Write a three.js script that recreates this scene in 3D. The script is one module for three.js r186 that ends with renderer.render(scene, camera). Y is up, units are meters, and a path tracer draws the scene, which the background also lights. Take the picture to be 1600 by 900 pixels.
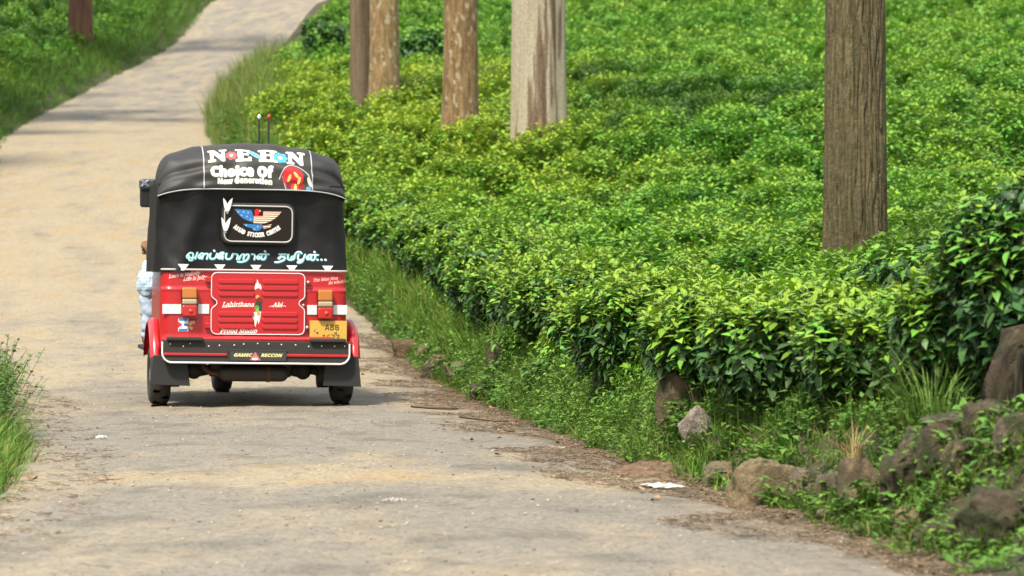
import * as THREE from 'three';
import { mergeGeometries, mergeVertices, toCreasedNormals } from 'three/addons/utils/BufferGeometryUtils.js';
import { RoundedBoxGeometry } from 'three/addons/geometries/RoundedBoxGeometry.js';
import { MarchingCubes } from 'three/addons/objects/MarchingCubes.js';
import { createNoise2D, createNoise3D } from 'simplex-noise';

// ---------- camera, sky, sun, exposure ----------
const scene = new THREE.Scene();
const camera = new THREE.PerspectiveCamera(10.49, 16 / 9, 0.5, 900);
camera.position.set(0, 0.9, 0);
camera.rotation.set(-34 / 4900, 0, 0);
camera.focus = 17.2; camera.userData.fStop = 5.6;

const SKY = 0.58, lerp0 = (a, b, t) => a + (b - a) * t;
const SUN = new THREE.Vector3(-0.24, 0.80, 0.50).normalize();
// hazy bright tropical sky: pale all round, a little bluer overhead, a wide glow round the sun
{
  const W = 512, H = 256, d = new Float32Array(W * H * 4);
  for (let y = 0, i = 0; y < H; y++) for (let x = 0; x < W; x++, i += 4) {
    const up = ((y + 0.5) / H - 0.5) * Math.PI, az = ((x + 0.5) / W - 0.5) * 2 * Math.PI;
    const c = Math.cos(up) * Math.cos(az) * SUN.x + Math.sin(up) * SUN.y + Math.cos(up) * Math.sin(az) * SUN.z;
    const h = Math.pow(Math.max(0, Math.sin(up)), 0.55), glow = 0.55 * Math.pow(Math.max(0, c), 6) + 1.3 * Math.pow(Math.max(0, c), 60);
    d[i] = SKY * (lerp0(0.98, 0.74, h) + glow * 1.0); d[i + 1] = SKY * (lerp0(0.97, 0.84, h) + glow * 0.95); d[i + 2] = SKY * (lerp0(0.92, 1.0, h) + glow * 0.84); d[i + 3] = 1;
  }
  const t = new THREE.DataTexture(d, W, H, THREE.RGBAFormat, THREE.FloatType);
  t.mapping = THREE.EquirectangularReflectionMapping; t.magFilter = THREE.LinearFilter; t.minFilter = THREE.LinearFilter; t.needsUpdate = true;
  scene.background = t; scene.environment = t;
}
const sun = new THREE.DirectionalLight(new THREE.Color(1, 0.92, 0.77), 3.0);
sun.position.copy(SUN).multiplyScalar(80).add(new THREE.Vector3(0, 0, -30));
sun.target.position.set(0, 0, -30);
sun.castShadow = true; sun.shadow.radius = 13;
sun.shadow.mapSize.set(4096, 4096);
Object.assign(sun.shadow.camera, { left: -60, right: 60, top: 60, bottom: -60, near: 1, far: 250 });
scene.add(sun, sun.target);
const renderer = new THREE.WebGLRenderer({ antialias: true });
renderer.shadowMap.enabled = true;
renderer.toneMapping = THREE.LinearToneMapping;
renderer.toneMappingExposure = 2.1;

// ---------- helpers ----------
function mulberry(a) { return () => { a |= 0; a = (a + 0x6d2b79f5) | 0; let t = Math.imul(a ^ (a >>> 15), 1 | a); t = (t + Math.imul(t ^ (t >>> 7), 61 | t)) ^ t; return ((t ^ (t >>> 14)) >>> 0) / 4294967296; }; }
const rnd = mulberry(20240607), rr = (a, b) => a + (b - a) * rnd();
const n2 = createNoise2D(mulberry(11)), n3 = createNoise3D(mulberry(12));
const { clamp, lerp, smoothstep } = THREE.MathUtils;
const fbm2 = (x, y, o = 4) => { let s = 0, a = 0.5, f = 1; for (let i = 0; i < o; i++, a *= 0.5, f *= 2.03) s += a * n2(x * f + i * 17.3, y * f - i * 9.1); return s; };
const fbm3 = (x, y, z, o = 3) => { let s = 0, a = 0.5, f = 1; for (let i = 0; i < o; i++, a *= 0.5, f *= 2.03) s += a * n3(x * f + i * 7.7, y * f, z * f); return s; };
const V = (x, y, z) => new THREE.Vector3(x, y, z);
const RGB = (r, g, b) => new THREE.Color().setRGB(r, g, b);
const std = (c, rough = 0.8, more = {}) => new THREE.MeshStandardMaterial({ color: c, roughness: rough, ...more });
const phys = (c, rough, more = {}) => new THREE.MeshPhysicalMaterial({ color: c, roughness: rough, ...more });
// smooth curve through a table of [key, value]
function table(rows) {
  const k = rows.map((r) => r[0]), v = rows.map((r) => r[1]), n = k.length;
  const m = v.map((_, i) => { const a = Math.max(0, i - 1), b = Math.min(n - 1, i + 1); return (v[b] - v[a]) / (k[b] - k[a]); });
  return (x) => {
    if (x <= k[0]) return v[0] + m[0] * (x - k[0]);
    if (x >= k[n - 1]) return v[n - 1] + m[n - 1] * (x - k[n - 1]);
    let i = 0; while (x > k[i + 1]) i++;
    const h = k[i + 1] - k[i], t = (x - k[i]) / h, t2 = t * t, t3 = t2 * t;
    return (2 * t3 - 3 * t2 + 1) * v[i] + (t3 - 2 * t2 + t) * h * m[i] + (-2 * t3 + 3 * t2) * v[i + 1] + (t3 - t2) * h * m[i + 1];
  };
}
const taken = {};
const numbered = (n) => { const c = taken[n] = (taken[n] ?? -1) + 1; return c ? n + '_' + String(c).padStart(3, '0') : n; };
function tag(o, label, category, group, kind) {
  if (label) o.userData.label = label; if (category) o.userData.category = category;
  if (group) o.userData.group = group; if (kind) o.userData.kind = kind; return o;
}
function shade(o) { o.castShadow = true; o.receiveShadow = true; return o; }
function top(name, o) { o.name = numbered(name); scene.add(o); return o; }
function thing(name, label, category, pos = [0, 0, 0], turn = 0, group) {
  const g = new THREE.Group(); top(name, g); g.position.set(...pos); g.rotation.y = turn; return tag(g, label, category, group);
}
function part(name, geo, mat, parent) { const m = shade(new THREE.Mesh(geo, mat)); m.name = name; parent.add(m); return m; }
function solo(name, geo, mat, label, category, group, kind) { const m = shade(new THREE.Mesh(geo, mat)); top(name, m); return tag(m, label, category, group, kind); }
// a parametric sheet: fn(u, v) -> [x, y, z, (U, V)]
function sheet(nu, nv, fn, colour) {
  const p = [], uv = [], c = [], ix = [];
  for (let j = 0; j <= nv; j++) for (let i = 0; i <= nu; i++) {
    const q = fn(i / nu, j / nv, i, j); p.push(q[0], q[1], q[2]); uv.push(q[3] ?? i / nu, q[4] ?? j / nv);
    if (colour) c.push(...colour(q, i / nu, j / nv));
  }
  for (let j = 0; j < nv; j++) for (let i = 0; i < nu; i++) { const a = j * (nu + 1) + i, b = a + 1, d = a + nu + 1, e = d + 1; ix.push(a, b, e, a, e, d); }
  const g = new THREE.BufferGeometry();
  g.setAttribute('position', new THREE.Float32BufferAttribute(p, 3)); g.setAttribute('uv', new THREE.Float32BufferAttribute(uv, 2));
  if (colour) g.setAttribute('color', new THREE.Float32BufferAttribute(c, 3));
  g.setIndex(ix); g.computeVertexNormals(); return g;
}
function merge(list) {
  const keep = ['position', 'normal', 'uv'];
  return mergeGeometries(list.map((g) => { let h = g.index ? g.toNonIndexed() : g.clone(); for (const n of Object.keys(h.attributes)) if (!keep.includes(n)) h.deleteAttribute(n); if (!h.attributes.normal) h.computeVertexNormals(); return h; }));
}
const at = (g, x, y, z, rx = 0, ry = 0, rz = 0) => { g.applyMatrix4(new THREE.Matrix4().compose(V(x, y, z), new THREE.Quaternion().setFromEuler(new THREE.Euler(rx, ry, rz)), V(1, 1, 1))); return g; };
const tube = (pts, r, seg = 24, rad = 8, closed = false) => new THREE.TubeGeometry(new THREE.CatmullRomCurve3(pts.map((p) => V(...p)), closed, 'catmullrom', 0.3), seg, r, rad, closed);
const rod = (a, b, r, rad = 10, r2 = r) => {
  const A = V(...a), B = V(...b), d = B.clone().sub(A), g = new THREE.CylinderGeometry(r2, r, d.length(), rad);
  g.applyQuaternion(new THREE.Quaternion().setFromUnitVectors(V(0, 1, 0), d.clone().normalize())); g.translate(...A.add(B).multiplyScalar(0.5).toArray()); return g;
};
const box = (w, h, d, r = 0.008, s = 2) => new RoundedBoxGeometry(w, h, d, s, Math.min(r, w / 2.01, h / 2.01, d / 2.01));
function canvasTex(w, h, draw, repeat) {
  const c = document.createElement('canvas'); c.width = w; c.height = h; draw(c.getContext('2d'), w, h);
  const t = new THREE.CanvasTexture(c); t.colorSpace = THREE.SRGBColorSpace; t.magFilter = THREE.LinearFilter;
  if (repeat) t.wrapS = t.wrapT = THREE.RepeatWrapping; return t;
}
function dataTex(n, fn, srgb, repeat = true) {
  const d = new Uint8Array(n * n * 4);
  for (let y = 0, i = 0; y < n; y++) for (let x = 0; x < n; x++, i += 4) { const c = fn(x / n, y / n); d[i] = c[0]; d[i + 1] = c[1] ?? c[0]; d[i + 2] = c[2] ?? c[0]; d[i + 3] = 255; }
  const t = new THREE.DataTexture(d, n, n); t.magFilter = THREE.LinearFilter; t.minFilter = THREE.LinearFilter;
  if (srgb) t.colorSpace = THREE.SRGBColorSpace; if (repeat) t.wrapS = t.wrapT = THREE.RepeatWrapping; t.needsUpdate = true; return t;
}
// noise that repeats over the unit square
const tileNoise = (u, v, f, s = 0) => { const a = u * 6.28318, b = v * 6.28318, k = f / 6.28318; return n3(Math.cos(a) * k + s, Math.sin(a) * k + Math.cos(b) * k * 1.31, Math.sin(b) * k * 1.31 - s); };

// ---------- the lie of the land: d is the distance down the lane (world z = -d) ----------
const E = table([[0, 0], [10, 0], [22, 0.0], [26, 0.07], [30, 0.25], [38, 0.95], [46, 1.95], [54, 2.98], [62, 3.62], [80, 5.45], [95, 7.6], [112, 10.4], [140, 14.6], [200, 22], [300, 34]]);
const Rx = table([[2, 2.1], [9.1, 1.29], [11.6, 0.93], [14.5, 0.52], [17, 0.22], [20, -0.13], [24.5, -0.65], [30.6, -1.33], [40, -2.8], [46, -3.75], [54, -5.0], [62, -5.85], [80, -7.1], [95, -6.9], [112, -6.6], [140, -4.5], [200, 3]]);
const Lx = table([[2, -1.2], [9, -1.75], [13.6, -2.17], [15.5, -2.42], [20, -3.2], [25, -4.25], [30, -5.15], [40, -6.75], [46, -7.65], [54, -8.85], [62, -9.8], [80, -10.75], [95, -10.3], [112, -10.6], [140, -8.8], [200, -1]]);
const LIP = table([[6, 1.0], [9, 0.98], [11, 0.93], [13, 0.86], [15.7, 0.8], [18, 0.8], [21, 0.88], [24, 1.0], [28, 1.2], [34, 1.5], [38, 1.95], [44, 2.78], [48, 3.15], [54, 3.85], [62, 4.5], [80, 6.35], [95, 8.5], [112, 11.3], [140, 15.7], [200, 24], [300, 37]]);
const hedgeX = (d) => Rx(d) + table_hb(d) + 0.16 * n2(d * 0.55, 3.3);
const table_hb = table([[8, 1.0], [11, 0.82], [12.6, 0.42], [15.7, 0.28], [17.8, 0.2], [21, 0.28], [30, 0.42], [36, 0.35], [46, 0.35], [60, 0.5], [112, 0.8], [200, 1]]);
// top of the tea, without the dips between bushes
const teaTop = (x, d) => LIP(d) + 0.05 * (x - hedgeX(d)) + 0.06 * n2(x * 0.35, d * 0.3) + 0.16 * n2(x * 0.11 + 4, d * 0.09) * smoothstep(d, 22, 45);
const teaTopLeft = (x, d) => E(d) + 0.75 + 0.16 * (Lx(d) - x) + 0.08 * n2(x * 0.4, d * 0.3 + 50);
function ground(x, d) {
  const e = E(d), r = Rx(d), l = Lx(d), bump = 0.025 * n2(x * 2.1, d * 2.1) + 0.012 * n2(x * 6, d * 6);
  if (x > r) {
    const off = x - r, s0 = 0.2 * (1 - smoothstep(d, 12.8, 14.2)), verge = e + 0.27 * smoothstep(off, 0.03 + s0, 0.42 + s0 * 0.6) + 0.08 * Math.min(off, 1.5);
    const tea = teaTop(x, d) - 0.55 - 0.25 * smoothstep(off, 1.0, 2.5);
    return lerp(verge, Math.max(verge - 0.1, tea), smoothstep(off, 0.3, 1.3)) + bump * smoothstep(off, 0, 0.3);
  }
  if (x < l) { const off = l - x; return e + 0.10 * smoothstep(off, 0.05, 0.5) + Math.min(off, 40) * 0.16 * smoothstep(off, 0.3, 1.5) + bump * smoothstep(off, 0, 0.3); }
  return e - 0.05;
}
const soilTex = dataTex(512, (u, v) => { const f = 190 + 45 * tileNoise(u, v, 60, 3) + 30 * tileNoise(u, v, 18, 9); return [clamp(f, 0, 255)]; }, true);
{
  const rows = [], D = []; for (let d = -12; d < 320; d += d < 45 ? 0.2 : d < 110 ? 0.6 : 4) D.push(d);
  const X = []; for (let x = -60; x <= 60.01; x += Math.abs(x + 1) < 6 ? 0.14 : Math.abs(x) < 18 ? 0.5 : 3) X.push(x);
  const g = sheet(X.length - 1, D.length - 1, (u, v, i, j) => [X[i], ground(X[i], D[j]), -D[j], X[i] / 1.5, D[j] / 1.5],
    (q) => { const t = clamp(0.5 + 0.9 * fbm2(q[0] * 0.7, q[2] * 0.7), 0, 1); return [lerp(0.15, 0.07, t), lerp(0.105, 0.085, t), lerp(0.06, 0.028, t)]; });
  const m = solo('ground', g, new THREE.MeshStandardMaterial({ vertexColors: true, map: soilTex, roughness: 0.95, bumpMap: soilTex, bumpScale: 0.02 }));
  tag(m, 'brown soil of the banks and tea slopes on both sides of the lane', 'ground', null, 'structure');
}
// ---------- the lane: worn grey surfacing under drifts of tan dirt, with sun and shade painted in ----------
{
  const N = 1024, tex = dataTex(N, (u, v) => {
    const a = tileNoise(u, v, 150, 1), b = tileNoise(u, v, 60, 5), c = tileNoise(u, v, 300, 8), s = tileNoise(u, v, 24, 13);
    const peb = tileNoise(u, v, 95, 21), crack = Math.abs(tileNoise(u, v, 7, 31) + 0.25 * tileNoise(u, v, 30, 33));
    let f = 208 + 20 * a + 16 * b + 24 * c + 8 * s; if (peb > 0.62) f -= 48; else if (peb < -0.66) f += 26; if (crack < 0.012) f -= 70;
    if (a * 0.6 + c > 0.95) f -= 75; if (b * 0.5 - c > 1.0) f += 34;
    return [clamp(f + 3, 0, 255), clamp(f, 0, 255), clamp(f - 4, 0, 255)];
  }, true);
  const dD = []; for (let d = 3; d < 240; d += d < 32 ? 0.07 : d < 70 ? 0.2 : d < 130 ? 0.5 : 3) dD.push(d);
  const NU = 72;
  const bandAt = (d, c, w) => Math.exp(-((d - c) * (d - c)) / (w * w));
  const g = sheet(NU, dD.length - 1, (u, v, i, j) => {
    const d = dD[j], l = Lx(d) - 0.05 + 0.09 * n2(d * 1.3, 7) + 0.05 * n2(d * 4, 2), r = Rx(d) + 0.05 + 0.08 * n2(d * 1.1, 31) + 0.05 * n2(d * 4.3, 12);
    const x = lerp(l, r, u), edge = Math.min(u, 1 - u);
    return [x, E(d) + 0.02 * smoothstep(edge, 0, 0.3) + 0.008 * n2(x * 1.7, d * 1.1) + 0.004 * n2(x * 6, d * 5) - 0.03 * smoothstep(0.03 - edge, 0, 0.03), -d, x / 2.2, d / 2.2];
  }, (q, u, v) => {
    const x = q[0], d = -q[2];
    const wob = 0.25 * n2(x * 0.8, d * 0.4);
    let dustAndLight = 0.40 - 0.14 * (1 - smoothstep(d, 19, 25)) + 0.9 * fbm2(x * 0.9 + 3, d * 0.35, 4) + 0.5 * fbm2(x * 3.6, d * 2.6, 3) + 0.3 * fbm2(x * 12, d * 9, 2);
    dustAndLight += 0.75 * bandAt(d + wob * 0.6, 13.15, 0.55) + 0.5 * bandAt(d + wob, 25.5, 2.8) - 0.5 * bandAt(d + wob, 16.6, 1.5) - 0.16 * bandAt(d + wob, 10.6, 1.4) + 0.15 * bandAt(d, 20.5, 1.0);
    dustAndLight += 0.75 * smoothstep(d, 24, 38) - 0.80 * smoothstep(d, 60, 68) + 0.35 * smoothstep(Math.min(u, 1 - u) * -1, -0.12, 0);  // sunlit far stretch and the tree shade beyond it are painted into the colour
    const mid = (Lx(d) + Rx(d)) / 2, track = Math.exp(-(((Math.abs(x - mid) - 0.62) / 0.22) ** 2)); dustAndLight -= 0.22 * track; dustAndLight = clamp(dustAndLight, 0, 1);
    const damp = smoothstep(fbm2(x * 1.3 + 40, d * 1.0, 4), 0.12, 0.42) * 0.26 * (1 - dustAndLight * 0.7);
    const litterStain = smoothstep(u, 0.84, 0.99) * smoothstep(fbm2(x * 5, d * 5, 3), -0.25, 0.25) * smoothstep(34 - d, 0, 8) * 0.75;
    const ochre = smoothstep(fbm2(x * 1.0 - 9, d * 0.8 + 5, 3), 0.12, 0.45);
    const g = [0.325, 0.297, 0.250], t = [lerp(0.485, 0.51, ochre), lerp(0.41, 0.39, ochre), lerp(0.285, 0.23, ochre)], b = [0.185, 0.135, 0.085];
    return [0, 1, 2].map((k) => lerp(lerp(g[k], t[k], dustAndLight) * (1 - damp), b[k], litterStain));
  });
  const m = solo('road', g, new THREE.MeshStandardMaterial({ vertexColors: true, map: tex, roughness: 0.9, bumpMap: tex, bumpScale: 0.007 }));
  tag(m, 'worn dusty grey lane with drifts of tan dirt climbing between tea slopes', 'road', null, 'structure');
}
// far slope that the field runs into

// ---------- foliage kit ----------
class LeafBag {
  constructor() { this.p = []; this.c = []; this.u = []; }
  tri(a, b, c, ca, cb, cc) { for (const q of [a, b, c]) this.p.push(q.x, q.y, q.z); for (const q of [ca, cb, cc]) this.c.push(q[0], q[1], q[2]); }
  // a folded, drooping leaf: base point, direction, face normal hint
  leaf(b, dir, up, len, wid, fold, droop, col, fine = true) {
    const t = dir.clone().normalize(), s = t.clone().cross(up).normalize(), n = s.clone().cross(t).normalize();
    const P = (k, side) => b.clone().addScaledVector(t, len * k).addScaledVector(n, -droop * len * k * k + (side ? fold * wid * Math.abs(side) : 0)).addScaledVector(s, side * wid);
    const mid = [col[0] * 1.25, col[1] * 1.15, col[2] * 1.2];
    const b0 = P(0, 0), m1 = P(0.38, 0), l1 = P(0.33, -0.5), r1 = P(0.33, 0.5), tip = P(1, 0);
    if (fine) {
      const st = [[0.13, 0.29], [0.34, 0.49], [0.58, 0.44], [0.81, 0.22]].map(([k, w]) => [P(k + 0.02, 0), P(k, -w), P(k, w)]);
      this.tri(b0, st[0][2], st[0][0], mid, col, mid); this.tri(b0, st[0][0], st[0][1], mid, mid, col);
      for (let i = 0; i < 3; i++) { const [m, l, r] = st[i], [M, L, R] = st[i + 1]; this.tri(m, r, R, mid, col, col); this.tri(m, R, M, mid, col, mid); this.tri(m, M, L, mid, mid, col); this.tri(m, L, l, mid, col, col); }
      this.tri(st[3][0], st[3][2], tip, mid, col, col); this.tri(st[3][0], tip, st[3][1], mid, col, col);
    } else {
      this.tri(b0, r1, m1, mid, col, mid); this.tri(b0, m1, l1, mid, mid, col); this.tri(m1, r1, tip, mid, col, col); this.tri(m1, tip, l1, mid, col, col);
    }
  }
  stick(a, b, r, r2, col) {
    const d = b.clone().sub(a).normalize(), s = d.clone().cross(Math.abs(d.y) < 0.9 ? V(0, 1, 0) : V(1, 0, 0)).normalize(), q = d.clone().cross(s);
    const ring = (o, R) => [0, 1, 2].map((i) => o.clone().addScaledVector(s, R * Math.cos(i * 2.0944)).addScaledVector(q, R * Math.sin(i * 2.0944)));
    const A = ring(a, r), B = ring(b, r2);
    for (let i = 0; i < 3; i++) { const j = (i + 1) % 3; this.tri(A[i], A[j], B[j], col, col, col); this.tri(A[i], B[j], B[i], col, col, col); }
  }
  blade(b, yaw, lean, h, w, col) {
    const o = V(Math.cos(yaw), 0, Math.sin(yaw)), s = V(-o.z, 0, o.x), P = (k, side) => b.clone().add(V(0, h * (k - 0.25 * lean * k * k), 0)).addScaledVector(o, lean * h * k * k).addScaledVector(s, side * w * (1 - k * k));
    const tipc = [col[0] * 1.25 + 0.01, col[1] * 1.12, col[2]];
    const st = [0, 0.4, 0.75].map((k) => [P(k, -0.5), P(k, 0.5)]), tip = P(1, 0);
    for (let i = 0; i < 2; i++) { this.tri(st[i][0], st[i][1], st[i + 1][1], col, col, tipc); this.tri(st[i][0], st[i + 1][1], st[i + 1][0], col, tipc, tipc); }
    this.tri(st[2][0], st[2][1], tip, tipc, tipc, tipc);
  }
  build() {
    const g = new THREE.BufferGeometry();
    g.setAttribute('position', new THREE.Float32BufferAttribute(this.p, 3)); g.setAttribute('color', new THREE.Float32BufferAttribute(this.c, 3));
    g.computeVertexNormals(); return g;
  }
}
const leafMat = phys(0xffffff, 0.5, { vertexColors: true, side: THREE.DoubleSide, transmission: 0.3, thickness: 0, specularIntensity: 0.55 });
const glossLeafMat = phys(0xffffff, 0.46, { vertexColors: true, side: THREE.DoubleSide, specularIntensity: 0.6 });
const grassMat = phys(0xffffff, 0.6, { vertexColors: true, side: THREE.DoubleSide, transmission: 0.22, thickness: 0, specularIntensity: 0.4 });
const grey = (a, b) => { const k = rr(a, b); return [k, k, k]; };
const dirUp = (yaw, pitch) => V(Math.cos(yaw) * Math.cos(pitch), Math.sin(pitch), Math.sin(yaw) * Math.cos(pitch));
const jit = (c, k) => { const f = 1 + rr(-k, k); return [c[0] * f * (1 + rr(-k, k) * 0.6), c[1] * f, c[2] * f]; };
// young tea shoot: two or three upright leaves round a bud
function teaShoot() {
  const b = new LeafBag(), y0 = rr(0, 6.28), n = 4 + (rnd() < 0.5 ? 1 : 0);
  b.stick(V(0, -0.06, 0), V(0, 0.03, 0), 0.0018, 0.001, [0.12, 0.2, 0.03]);
  for (let i = 0; i < n; i++) {
    const k = i / n, yaw = y0 + i * 2.4 + rr(-0.4, 0.4), pitch = lerp(0.05, 0.95, k) + rr(-0.2, 0.2), len = lerp(0.062, 0.036, k) * rr(0.85, 1.2);
    b.leaf(V(0, lerp(-0.045, 0.025, k), 0), dirUp(yaw, pitch), V(0, 1, 0).add(dirUp(yaw, 0).multiplyScalar(-0.5)), len, len * 0.5, 0.22, 0.28, jit([lerp(0.17, 0.26, k), lerp(0.33, 0.40, k), lerp(0.020, 0.030, k)], 0.16));
  }
  return b.build();
}
// ripe tea spray: broad dark leaves round a twig
function teaSpray(len0 = 0.062, n = 8, col = [0.115, 0.255, 0.028], spread = 0.75) {
  const b = new LeafBag(), y0 = rr(0, 6.28);
  b.stick(V(0, -0.12, 0), V(0, 0.02, 0), 0.003, 0.0015, [0.10, 0.085, 0.04]);
  for (let i = 0; i < n; i++) {
    const k = i / n, yaw = y0 + i * 2.4 + rr(-0.5, 0.5), pitch = rr(-0.35, 0.55) * spread + 0.12, len = len0 * rr(0.7, 1.2);
    b.leaf(V(0, lerp(-0.1, 0.02, k), 0), dirUp(yaw, pitch), V(rr(-0.3, 0.3), 1, rr(-0.3, 0.3)), len, len * rr(0.46, 0.56), rr(0.05, 0.3), rr(0.1, 0.6), jit(rnd() < 0.01 ? [0.17, 0.13, 0.04] : col, 0.38));
  }
  return b.build();
}
function grassTuft(h, n, col, lean = 0.6, r = 0.05, w = 0.006) {
  const b = new LeafBag();
  for (let i = 0; i < n; i++) { const a = rr(0, 6.28), q = r * Math.sqrt(rnd()); b.blade(V(Math.cos(a) * q, -0.02, Math.sin(a) * q), a + rr(-0.8, 0.8), lean * rr(0.2, 1.2), h * rr(0.5, 1.1), w * rr(0.7, 1.2), jit(rnd() < 0.06 ? [0.30, 0.24, 0.09] : col, 0.2)); }
  return b.build();
}
function herb(h, n, leafLen, col, r = 0.06) {
  const b = new LeafBag();
  for (let s = 0; s < 4; s++) {
    const a = rr(0, 6.28), q = r * rnd(), o = V(Math.cos(a) * q, -0.02, Math.sin(a) * q), tip = o.clone().add(V(Math.cos(a) * r * rr(0.2, 1.1), h * rr(0.6, 1.1), Math.sin(a) * r * rr(0.2, 1.1)));
    b.stick(o, tip, 0.0018, 0.001, [0.10, 0.16, 0.03]);
    for (let i = 0; i < n; i++) { const k = rr(0.15, 1), yaw = rr(0, 6.28), len = leafLen * rr(0.6, 1.2); b.leaf(o.clone().lerp(tip, k), dirUp(yaw, rr(-0.1, 0.7)), V(0, 1, 0), len, len * 0.5, 0.15, 0.3, jit(col, 0.22), false); }
  }
  return b.build();
}
const M4 = new THREE.Matrix4(), Q4 = new THREE.Quaternion(), EU = new THREE.Euler();
// collects placements, then one InstancedMesh per variant
class Scatter {
  constructor(geos, mat) { this.geos = geos; this.mat = mat; this.at = geos.map(() => []); }
  add(x, y, z, s, tiltX, tiltZ, col, sy = 1) { this.at[Math.floor(rnd() * this.geos.length)].push([x, y, z, s, tiltX, tiltZ, rr(0, 6.28), col, sy]); }
  build(name, parent) {
    let n = 0;
    this.geos.forEach((g, k) => {
      const L = this.at[k]; if (!L.length) return; n += L.length;
      const im = shade(new THREE.InstancedMesh(g, this.mat, L.length)); im.name = name; im.userData.kind = 'stuff';
      L.forEach(([x, y, z, s, tx, tz, yaw, c, sy], i) => {
        Q4.setFromEuler(EU.set(tx, 0, tz)).multiply(new THREE.Quaternion().setFromAxisAngle(V(0, 1, 0), yaw));
        im.setMatrixAt(i, M4.compose(V(x, y, z), Q4, V(s, s * sy, s))); im.setColorAt(i, RGB(c[0], c[1], c[2]));
      });
      parent.add(im);
    });
    return n;
  }
}
const many = (n, f) => Array.from({ length: n }, f);
const shoots = many(6, teaShoot), sprays = many(6, () => teaSpray()), bigSprays = many(6, () => teaSpray(0.068, 8, [0.036, 0.092, 0.020], 1.9));

// dips between bushes: distance to the nearest bush centre on a jittered grid
const cellHash = (i, j, k) => { const s = Math.sin(i * 127.1 + j * 311.7 + k * 74.7) * 43758.5453; return s - Math.floor(s); };
function bushDip(x, d, sx = 1.25, sd = 1.45) {
  const gx = x / sx, gd = d / sd, i0 = Math.floor(gx), j0 = Math.floor(gd); let f1 = 9, f2 = 9, id = 0;
  for (let j = j0 - 1; j <= j0 + 1; j++) for (let i = i0 - 1; i <= i0 + 1; i++) {
    const cx = i + 0.5 + 0.7 * (cellHash(i, j, 1) - 0.5), cd = j + 0.5 + 0.7 * (cellHash(i, j, 2) - 0.5), q = Math.hypot(gx - cx, gd - cd);
    if (q < f1) { f2 = f1; f1 = q; id = cellHash(i, j, 3); } else if (q < f2) f2 = q;
  }
  const edge = f2 - f1;                                             // 0 on the line between two bushes
  return { drop: (0.22 + 0.34 * id) * Math.pow(1 - smoothstep(edge, 0.0, 0.58), 1.5) + 0.12 * id, id };
}
function teaColour(x, d, id) {
  const w = clamp(0.5 + 0.75 * fbm2(x * 0.22 + 8, d * 0.12, 3), 0, 1), sunPatch = smoothstep(d, 30, 42) * (1 - smoothstep(d, 62, 80)) * (1 - smoothstep(x, -0.5, 3.0)), varietyAndSun = clamp(0.18 + 0.5 * w + (id - 0.5) * 0.3 + 0.75 * sunPatch, 0, 1.3);   // strains of tea bush by bush, plus a sunlit patch painted paler and yellower
  const k = rr(0.78, 1.2); return [lerp(0.68, 1.34, varietyAndSun) * k, lerp(0.99, 1.16, varietyAndSun) * k, lerp(1.05, 0.95, varietyAndSun) * k];
}
function teaPatch(name, label, xFrom, xTo, topFn, d0, d1, dens0, dNear, faceAt) {
  const grp = new THREE.Group(); top(name, grp); tag(grp, label, 'tea field', null, 'stuff');
  const A = new Scatter(shoots, leafMat), B = new Scatter(sprays, glossLeafMat);
  for (let d = d0; d < d1; d += 0.5) {
    const dm = d + 0.25, x0 = xFrom(dm), x1 = xTo(dm), far = Math.max(1, dm / dNear), dens = dens0 * Math.pow(far, -1.3), n = Math.floor(dens * (x1 - x0) * 0.5), sc = Math.pow(far, 0.55);
    for (let i = 0; i < n; i++) {
      const x = rr(x0, x1), dd = d + rnd() * 0.5, { drop, id } = bushDip(x, dd);
      const side = faceAt(x, dd);                                   // metres in from the edge of the stand
      const round = side < 0.9 ? -0.46 * Math.pow(1 - side / 0.9, 2) : 0, y = topFn(x, dd) - drop + round + rr(-0.025, 0.03) * sc;
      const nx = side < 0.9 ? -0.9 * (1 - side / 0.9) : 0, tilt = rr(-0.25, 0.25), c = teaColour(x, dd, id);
      const clump = 0.30 * n2(x * 3.3, dd * 2.6) + 0.2 * n2(x * 0.9, dd * 0.7 + 30);
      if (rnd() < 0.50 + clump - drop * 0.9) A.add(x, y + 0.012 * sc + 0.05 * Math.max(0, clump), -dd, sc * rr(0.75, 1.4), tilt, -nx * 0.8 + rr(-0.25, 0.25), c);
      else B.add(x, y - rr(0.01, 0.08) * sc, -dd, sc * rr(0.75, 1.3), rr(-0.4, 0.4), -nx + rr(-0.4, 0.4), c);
    }
  }
  const n = A.build('young_shoots', grp) + B.build('ripe_leaves', grp);
  return n;
}
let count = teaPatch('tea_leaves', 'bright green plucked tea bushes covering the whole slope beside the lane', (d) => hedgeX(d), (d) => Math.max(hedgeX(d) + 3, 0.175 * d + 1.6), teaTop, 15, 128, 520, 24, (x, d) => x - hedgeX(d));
console.log('tea', count);
count = teaPatch('tea_leaves', 'darker tea bushes on the shaded bank behind the tall verge grass', (d) => Math.min(-0.19 * d - 1, Lx(d) - 2.5), (d) => Lx(d) - 1.1, teaTopLeft, 44, 128, 300, 30, (x, d) => Lx(d) - 1.1 - x + 0.2);
console.log('tea 2', count);

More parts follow.
